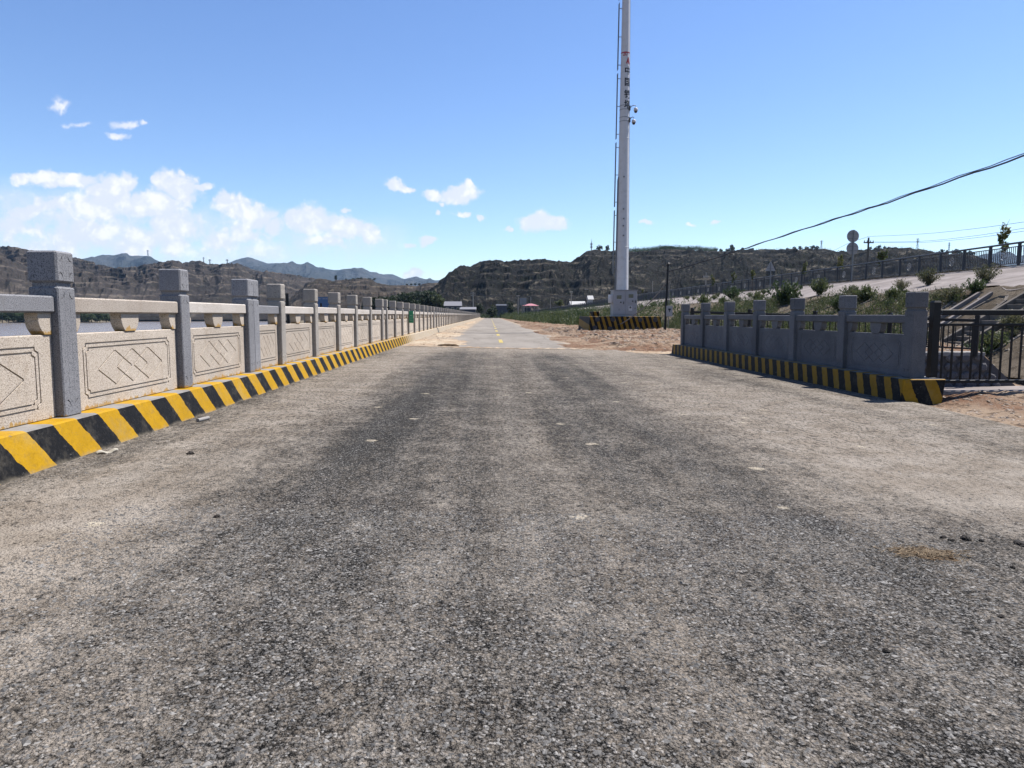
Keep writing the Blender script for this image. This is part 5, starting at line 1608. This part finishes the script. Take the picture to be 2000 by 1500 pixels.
# ------------------------------------------------------------------ buildings
def house(label, px0, px1, ptop, pbot, Y, depth, wallm, roofm, roof_frac=.35, windows=0, cat='house', ov=.3, name='house'):
    a, b2 = at(px0, pbot, Y), at(px1, pbot, Y)
    zt_ = at(px0, ptop, Y).z
    w = b2.x - a.x; h = zt_ - a.z
    hs_ = root(name, label, cat, (a.x, Y, a.z))
    wh = h * (1 - roof_frac)
    m_ = MB(); m_.box(0, w, 0, depth, -3, wh); obj('wall', m_.mesh('wall', wallm), hs_)
    m_ = MB(); m_.add([(-ov, -ov, wh + .003), (w + ov, -ov, wh + .003), (w + ov, depth + ov, wh + .003), (-ov, depth + ov, wh + .003), (-ov, depth * .5, h), (w + ov, depth * .5, h)], [(3, 2, 1, 0), (0, 1, 5, 4), (2, 3, 4, 5), (1, 2, 5), (3, 0, 4)])
    obj('roof', m_.mesh('roof', roofm), hs_)
    for k in range(windows):
        cx = w * (k + .5) / windows
        f = MB(); f.box(cx - w * .26 / windows, cx + w * .26 / windows, -.06, -.003, wh * .30, wh * .82); fo = obj('window', f.mesh('window', M_WALLW), hs_)
        p = MB(); p.box(cx - w * .21 / windows, cx + w * .21 / windows, -.08, -.063, wh * .35, wh * .77); obj('pane', p.mesh('pane', M_GLASS), fo)
    return hs_
house('grey house with pale pitched roof and two windows behind the balustrade end', 868.5, 900, 588.5, 613, 244, 5, M_WALLG, M_ROOFG, .36, 3)
house('low grey shed with pale roof edge right of the house', 899.5, 928.5, 599.5, 613, 242, 4, M_WALLG, M_ROOFG, .34, 0, 'shed', name='shed')
house('dark low hut under the hill left of the billboard', 970, 992, 594, 605, 290, 5, M_WALLG, M_WALLG, .25, 0, 'hut', name='hut')
house('long white roofed shed behind the dike railing', 1116, 1143, 588, 600, 225, 6, M_WALLW, M_WALLW, .6, 0, 'shed', name='shed')
house('small white roofed hut in dark bushes left of the cabinet', 1150, 1158, 577, 590, 240, 4, M_WALLW, M_WALLW, .6, 0, 'hut', name='hut')
house('low white building on the ridge left of the tall ridge tree', 1380, 1407, 489.5, 496, 598, 7, M_WALLW, M_ROOFG, .4, 4, 'building', name='building')
house('pale blue plant building on the distant brown slope', 560, 586, 551, 560, 1400, 20, M_BOARD, M_BLUE, .3, 5, 'building', name='plant_building')
house('long pale shed under the left terraced hill', 112, 246, 573, 578, 760, 14, M_WALLG, M_ROOFG, .5, 0, 'shed', name='greenhouse')
# blue sign wall
sw = root('blue_hoarding', 'blue hoarding with a line of white lettering across the river', 'hoarding', at(620, 596, 470))
hz = at(620, 580, 470).z - sw.location.z
wd = at(643, 596, 470).x - sw.location.x
b = MB(); b.box(0, wd, 0, .4, -6, hz); obj('board', b.mesh('board', M_BLUE), sw)
for k in range(7):
    if k == 2: continue
    c0 = .3 + k * wd / 7.2; s_ = wd / 10.5
    b = MB(); zc_ = hz * .78
    b.box(c0, c0 + s_, -.05, -.01, zc_ + s_ * .36, zc_ + s_ * .5); b.box(c0 + s_ * .1, c0 + s_ * .28, -.055, -.011, zc_ - s_ * .5, zc_ + s_ * .5)
    b.box(c0 + s_ * .6, c0 + s_ * .78, -.053, -.012, zc_ - s_ * .5, zc_ + s_ * .3); b.box(c0 + s_ * .05, c0 + s_ * .95, -.051, -.013, zc_ - s_ * .14, zc_)
    obj('lettering', b.mesh('lettering', M_WALLW), sw)
# billboard
bb = root('billboard', 'grey billboard on two posts at the foot of the hill', 'billboard', at(1015, 611, 230))
hb, ht = at(1015, 595.5, 230).z - bb.location.z, at(1015, 581.5, 230).z - bb.location.z
wb = at(1028, 600, 230).x - bb.location.x
b = MB(); b.box(0, wb, 0, .25, hb, ht); obj('panel', b.mesh('panel', M_BOARD), bb)
for k in (1, 2, 3, 4):
    b = MB(); b.box(wb * k / 5 - .03, wb * k / 5 + .03, -.05, -.003, hb, ht); obj('batten', b.mesh('batten', M_STEEL), bb)
for x_ in (wb * .35, wb * .7):
    b = MB(); b.box(x_ - .1, x_ + .1, .05, .2, -1, hb - .002); obj('post', b.mesh('post', M_CONPOLE), bb)
# pink roofed pavilion
pv = root('pavilion', 'open pavilion with bright pink hipped roof right of the billboard', 'pavilion', at(1020, 606, 236))
wp = at(1053, 606, 236).x - pv.location.x; e0 = at(1020, 597, 236).z - pv.location.z; e1 = at(1020, 592.8, 236).z - pv.location.z
b = MB(); b.add([(0, 0, e0), (wp, 0, e0), (wp, 4, e0), (0, 4, e0), (wp * .42, 2, e1), (wp * .6, 2, e1)], [(3, 2, 1, 0), (0, 1, 5, 4), (1, 2, 5), (2, 3, 4, 5), (3, 0, 4)]); obj('roof', b.mesh('roof', M_PINK), pv)
for k in range(5):
    for y_ in (.25, 3.75):
        b = MB(); b.box(.3 + (wp - .6) * k / 4 - .08, .3 + (wp - .6) * k / 4 + .08, y_ - .08, y_ + .08, -2, e0 - .003); obj('post', b.mesh('post', M_CONPOLE), pv)
b = MB(); b.box(wp * .15, wp * .55, 1.5, 3.0, -2, e0 * .6); obj('counter', b.mesh('counter', M_WALLG), pv)
# dark leaning pile beyond the balustrade
pile = tag(obj('mooring_pile', MB().tube([(0, 0, -7), (-.25, 0, at(568, 573, 40).z + .0)], [.10, .09], 10).mesh('mooring_pile', M_BLACKMETAL), None, (at(570, 597, 40).x, 40, 0)), 'dark leaning pile top showing above the left balustrade rail', 'pile')
pile2 = tag(obj('mooring_pile', MB().tube([(0, 0, -7), (-.1, 0, at(630, 592, 48).z)], [.07, .065], 8).mesh('mooring_pile', M_BLACKMETAL), None, (at(630, 597, 48).x, 48, 0)), 'short dark pile top below the blue hoarding', 'pile')

# ------------------------------------------------------------------ small things on the road
def pebbles(n, x0, x1, y0, y1, s0, s1, zf, pw=1.0, sink=.35):
    base = np.array([(1, 0, 0), (0, 1, 0), (-1, 0, 0), (0, -1, 0), (0, 0, 1), (.7, .7, .35), (-.7, .7, .35), (-.7, -.7, .35), (.7, -.7, .35)], float)
    fc = np.array([(0, 5, 8), (5, 1, 6), (6, 2, 7), (7, 3, 8), (0, 1, 5), (1, 2, 6), (2, 3, 7), (3, 0, 8), (4, 5, 6), (4, 6, 7), (4, 7, 8), (4, 8, 5)], int)
    fc = np.array([(0, 1, 5), (1, 2, 6), (2, 3, 7), (3, 0, 8), (5, 1, 6), (6, 2, 7), (7, 3, 8), (8, 0, 5), (4, 5, 6), (4, 6, 7), (4, 7, 8), (4, 8, 5)], int)
    Y = y0 + (y1 - y0) * rng.random(n) ** pw; X = x0 + (x1 - x0) * rng.random(n)
    s = s0 * (s1 / s0) ** (rng.random(n) ** 1.6)
    sc = np.stack([s * rng.uniform(.7, 1.25, n), s * rng.uniform(.6, 1.1, n), s * rng.uniform(.30, .65, n)], 1)
    a = rng.random(n) * 6.28
    v = base[None] * (1 + .28 * rng.normal(size=(n, 9, 1))) * sc[:, None, :]
    ca, sa = np.cos(a)[:, None], np.sin(a)[:, None]
    x, y_ = v[..., 0] * ca - v[..., 1] * sa, v[..., 0] * sa + v[..., 1] * ca
    z = v[..., 2]
    V = np.stack([x + X[:, None], y_ + Y[:, None], z + (zf(X, Y) - s * sink * .3)[:, None]], -1).reshape(-1, 3)
    F = (fc[None] + (np.arange(n) * 9)[:, None, None]).reshape(-1, 3)
    return V, F
def mat_pebble(name, a, b, c_):
    m, g, bs, P, N = material(name)
    r = S(g.nt, 'ShaderNodeSeparateColor', {0: g.voro(P, 40.0, 'Color')}).outputs[0]
    n = g.noise(P, 140.0, 3.0, .6)
    c = g.mix(r, a, b); c = g.mix(g.m('GREATER_THAN', r, .86), c, c_)
    c = g.mix(g.m('MULTIPLY', n, .35), c, (0.05, 0.05, 0.05))
    put(g, bs, c, .75, n, .002, .6, spec=.35)
    return m
M_PEB = mat_pebble('road_chippings', (.09, .087, .083), (.26, .248, .23), (.42, .40, .37))
def peb_obj(name, label, V, F, mat):
    o = obj(name, np_mesh(name, V, F, mat)); tag(o, label, 'gravel', kind='stuff'); return o
rz_ = lambda X, Y: gz(X, Y) + 0.006 * fbm(X * .6, Y * .6, 3)
V, F = pebbles(36000, -2.3, 2.5, 1.15, 4.4, .0038, .0125, rz_, .85, .6)
peb_obj('gravel', 'fine grey stone chippings standing proud of the near asphalt', V, F, M_PEB)
V, F = pebbles(9000, -3.3, 5.5, 4.0, 11, .006, .012, rz_, 1.0, .7)
peb_obj('gravel', 'stone chippings scattered on the asphalt farther on', V, F, M_PEB)
M_CLOD = mat_pebble('dirt_clods', (.20, .12, .07), (.40, .29, .20), (.56, .47, .38))
V, F = pebbles(7000, 4.2, 13.5, 25, 62, .02, .15, verge_z, .8)
peb_obj('rubble', 'clods and stones littering the red dirt verge', V, F, M_CLOD)
V, F = pebbles(1500, 6.9, 9.6, 8.2, 11.5, .008, .05, verge_z)
peb_obj('rubble', 'small clods on the dirt below the black railing', V, F, M_CLOD)
V, F = pebbles(500, -3.3, -2.0, 26, 60, .01, .05, lambda X, Y: gz(X, Y) + .02)
peb_obj('rubble', 'pebbles in the sand along the left road edge', V, F, M_CLOD)
V, F = pebbles(160, 6.0, 8.6, 50, 60, .10, .28, lambda X, Y: gz(X, Y) + .05)
peb_obj('rubble', 'pale broken stones left of the striped block', V, F, mat_pebble('pale_rubble', (.36, .34, .32), (.55, .52, .49), (.66, .63, .6)))
V, F = pebbles(2600, 13.0, 21.0, 21.5, 34, .02, .10, lambda X, Y: np.where(X > toe_x(Y), bank_z(X, Y), verge_z(X, Y)) + .03)
peb_obj('rubble', 'clods and stones on the soil bank beside the steps', V, F, mat_pebble('bank_clods', (.20, .16, .12), (.38, .32, .26), (.5, .45, .4)))

def on_road(px, py):
    """where a pixel's ray meets the leaning road"""
    d = ray(px, py)
    Y = 1.2
    for _ in range(40):
        Y = (CAM_Z - float(gz(d.x / d.y * Y, Y))) / (-d.z / d.y)
    X = d.x / d.y * Y
    return Vector((X, Y, float(rz_(np.array(X), np.array(Y)))))
M_DUNG = mat_paint('dried_mud', (.16, .11, .068), .95, wear=(.035, .024, .016), amt=.9, spec=.05)
def lump(name, label, px, py, s, flat, mat, cat='clod', grp=None, n=5):
    c = on_road(px, py)
    bm = bmesh.new(); bmesh.ops.create_icosphere(bm, subdivisions=3, radius=1.0)
    for v in bm.verts:
        k = 1 + .45 * float(fbm(np.array([v.co.x * 2.3 + px]), np.array([v.co.y * 2.3 + v.co.z * 1.7]), 3)[0]) * 1.8
        v.co = Vector((v.co.x * s[0] * k * 1.4, v.co.y * s[1] * k * 1.4, v.co.z * flat * k * 1.4))
    me = bpy.data.meshes.new(name); bm.to_mesh(me); bm.free(); me.materials.append(mat)
    o = obj(name, me, None, (c.x, c.y, c.z + flat * .35), (0, 0, random.uniform(0, 3)))
    return tag(o, label, cat, grp)
DG = 'dark dried clods on the asphalt at the right'
M_DARKCLOD = mat_paint('dark_clod', (.035, .028, .022), .95, amt=.4)
lump('dirt_clod', 'largest dark clod beside the trampled straw patch', 1886, 1054, (.022, .018), .013, M_DARKCLOD, grp=DG)
lump('dirt_clod', 'dark clod left of the largest one above the straw patch', 1842, 1051, (.014, .010), .008, M_DARKCLOD, grp=DG)
lump('dirt_clod', 'flat dark clod between two others above the straw patch', 1858, 1057, (.012, .008), .006, M_DARKCLOD, grp=DG)
lump('dirt_clod', 'small dark clod right of the largest one', 1917, 1058, (.010, .008), .007, M_DARKCLOD, grp=DG)
lump('dirt_clod', 'wide dark clod at the right picture edge', 1992, 1063, (.040, .018), .010, M_DARKCLOD, grp=DG)
lump('dirt_clod', 'dark clod below the wide one at the right edge', 1978, 1110, (.010, .009), .007, M_DARKCLOD, grp=DG)
lump('dirt_clod', 'dark clod low on the right by pale stones', 1731, 1273, (.010, .010), .008, M_DARKCLOD, grp=DG)
lump('dirt_clod', 'dark clod near the right edge halfway down the road', 1955, 1206, (.011, .008), .006, M_DARKCLOD, grp=DG)
lump('dirt_clod', 'tiny dark clod out on the left asphalt', 372, 887, (.022, .018), .013, M_DARKCLOD)
lump('dirt_clod', 'small dark clod farther right on the left asphalt', 424, 1010, (.014, .012), .008, M_DARKCLOD)
lump('dirt_clod', 'brown clod at the edge of the sand by the joint', 875, 676, (.28, .12), .05, M_DUNG)
# trampled straw: one low heap of crossed stalks on a crust
sp = on_road(1805, 1082)
sh_ = root('straw_patch', 'flattened brown patch of dried straw and mud on the asphalt', 'straw', sp)
bm = bmesh.new(); bmesh.ops.create_icosphere(bm, subdivisions=4, radius=1.0)
for v in bm.verts:
    k = 1 + .95 * float(fbm(np.array([v.co.x * 2.6 + 3]), np.array([v.co.y * 2.1]), 4)[0]) * 1.6
    bump_ = 1 + 2.6 * float(fbm(np.array([v.co.x * 6]), np.array([v.co.y * 6]), 3)[0])
    v.co = Vector((v.co.x * .175 * k, v.co.y * .105 * k, v.co.z * .010 * bump_))
me = bpy.data.meshes.new('crust'); bm.to_mesh(me); bm.free(); me.materials.append(M_DUNG)
obj('crust', me, sh_, (0, 0, -.0035), (0, 0, -.25))
b = MB()
for k in range(520):
    r_ = min(1.25, abs(random.gauss(0, .55))); a = random.uniform(0, 6.28)
    x, y_ = .20 * r_ * math.cos(a), .115 * r_ * math.sin(a)
    x, y_ = x * math.cos(-.25) - y_ * math.sin(-.25), x * math.sin(-.25) + y_ * math.cos(-.25)
    t = random.gauss(-.35, 1.0); l = random.uniform(.015, .05)
    b.tube([(x, y_, .006 + random.random() * .005), (x + l * math.cos(t), y_ + l * math.sin(t), .007 + random.random() * .010)], .0017, 4, False)
so = obj('stalks', b.mesh('stalks', mat_paint('straw', (.40, .29, .17), .8, wear=(.07, .048, .03), amt=1.0)), sh_); so['kind'] = 'stuff'
# flaked paint curl by the kerb
fl = on_road(196, 887)
fo = tag(obj('paint_flake', None, None, fl), 'pale curled flake lying at the foot of the striped kerb', 'flake')
b = MB()
n = 12
vs = []
for k in range(n + 1):
    t = k / n
    cx, cy = -.03 + .11 * t, .0 + .13 * t
    wv = .013 * math.sin(math.pi * (t * .9 + .08)) + .006
    z = .012 + .012 * math.sin(t * 9)
    vs += [(cx - wv, cy + wv, z + .006), (cx + wv, cy - wv, z - .004), (cx + wv, cy - wv, z - .008), (cx - wv, cy + wv, z + .002)]
fs = []
for k in range(n):
    for j in range(4):
        fs.append((4 * k + j, 4 * k + (j + 1) % 4, 4 * k + 4 + (j + 1) % 4, 4 * k + 4 + j))
fs += [(0, 1, 2, 3), (4 * n + 3, 4 * n + 2, 4 * n + 1, 4 * n)]
b.add(vs, fs); obj('flake', b.mesh('flake', mat_paint('pale_flake', (.52, .48, .40), .8)), fo)
# pipe end under the kerb
pp = on_road(398, 823)
tag(obj('drain_pipe', MB().tube([(-.02, -.06, .02), (.02, .13, .02)], .02, 10).mesh('drain_pipe', M_CONC), None, pp + Vector((-.02, 0, 0))), 'short grey pipe end lying against the kerb foot', 'pipe')

# ------------------------------------------------------------------ haze
hb_ = MB(); hb_.box(-9000, 9000, -400, 8000, -10.5, 520)
haze = tag(obj('haze', hb_.mesh('haze', None)), 'thin bluish haze that fades the far mountains', 'haze', kind='stuff')
hm_ = bpy.data.materials.new('haze'); hm_.use_nodes = True
ht_ = hm_.node_tree
for n in list(ht_.nodes):
    if n.type == 'BSDF_PRINCIPLED': ht_.nodes.remove(n)
pvn = ht_.nodes.new('ShaderNodeVolumePrincipled')
pvn.inputs['Color'].default_value = (0.42, 0.66, 1.0, 1)
pvn.inputs['Density'].default_value = 0.42e-4
pvn.inputs['Anisotropy'].default_value = 0.2
ht_.links.new(pvn.outputs[0], ht_.nodes['Material Output'].inputs['Volume'])
haze.data.materials.append(hm_)
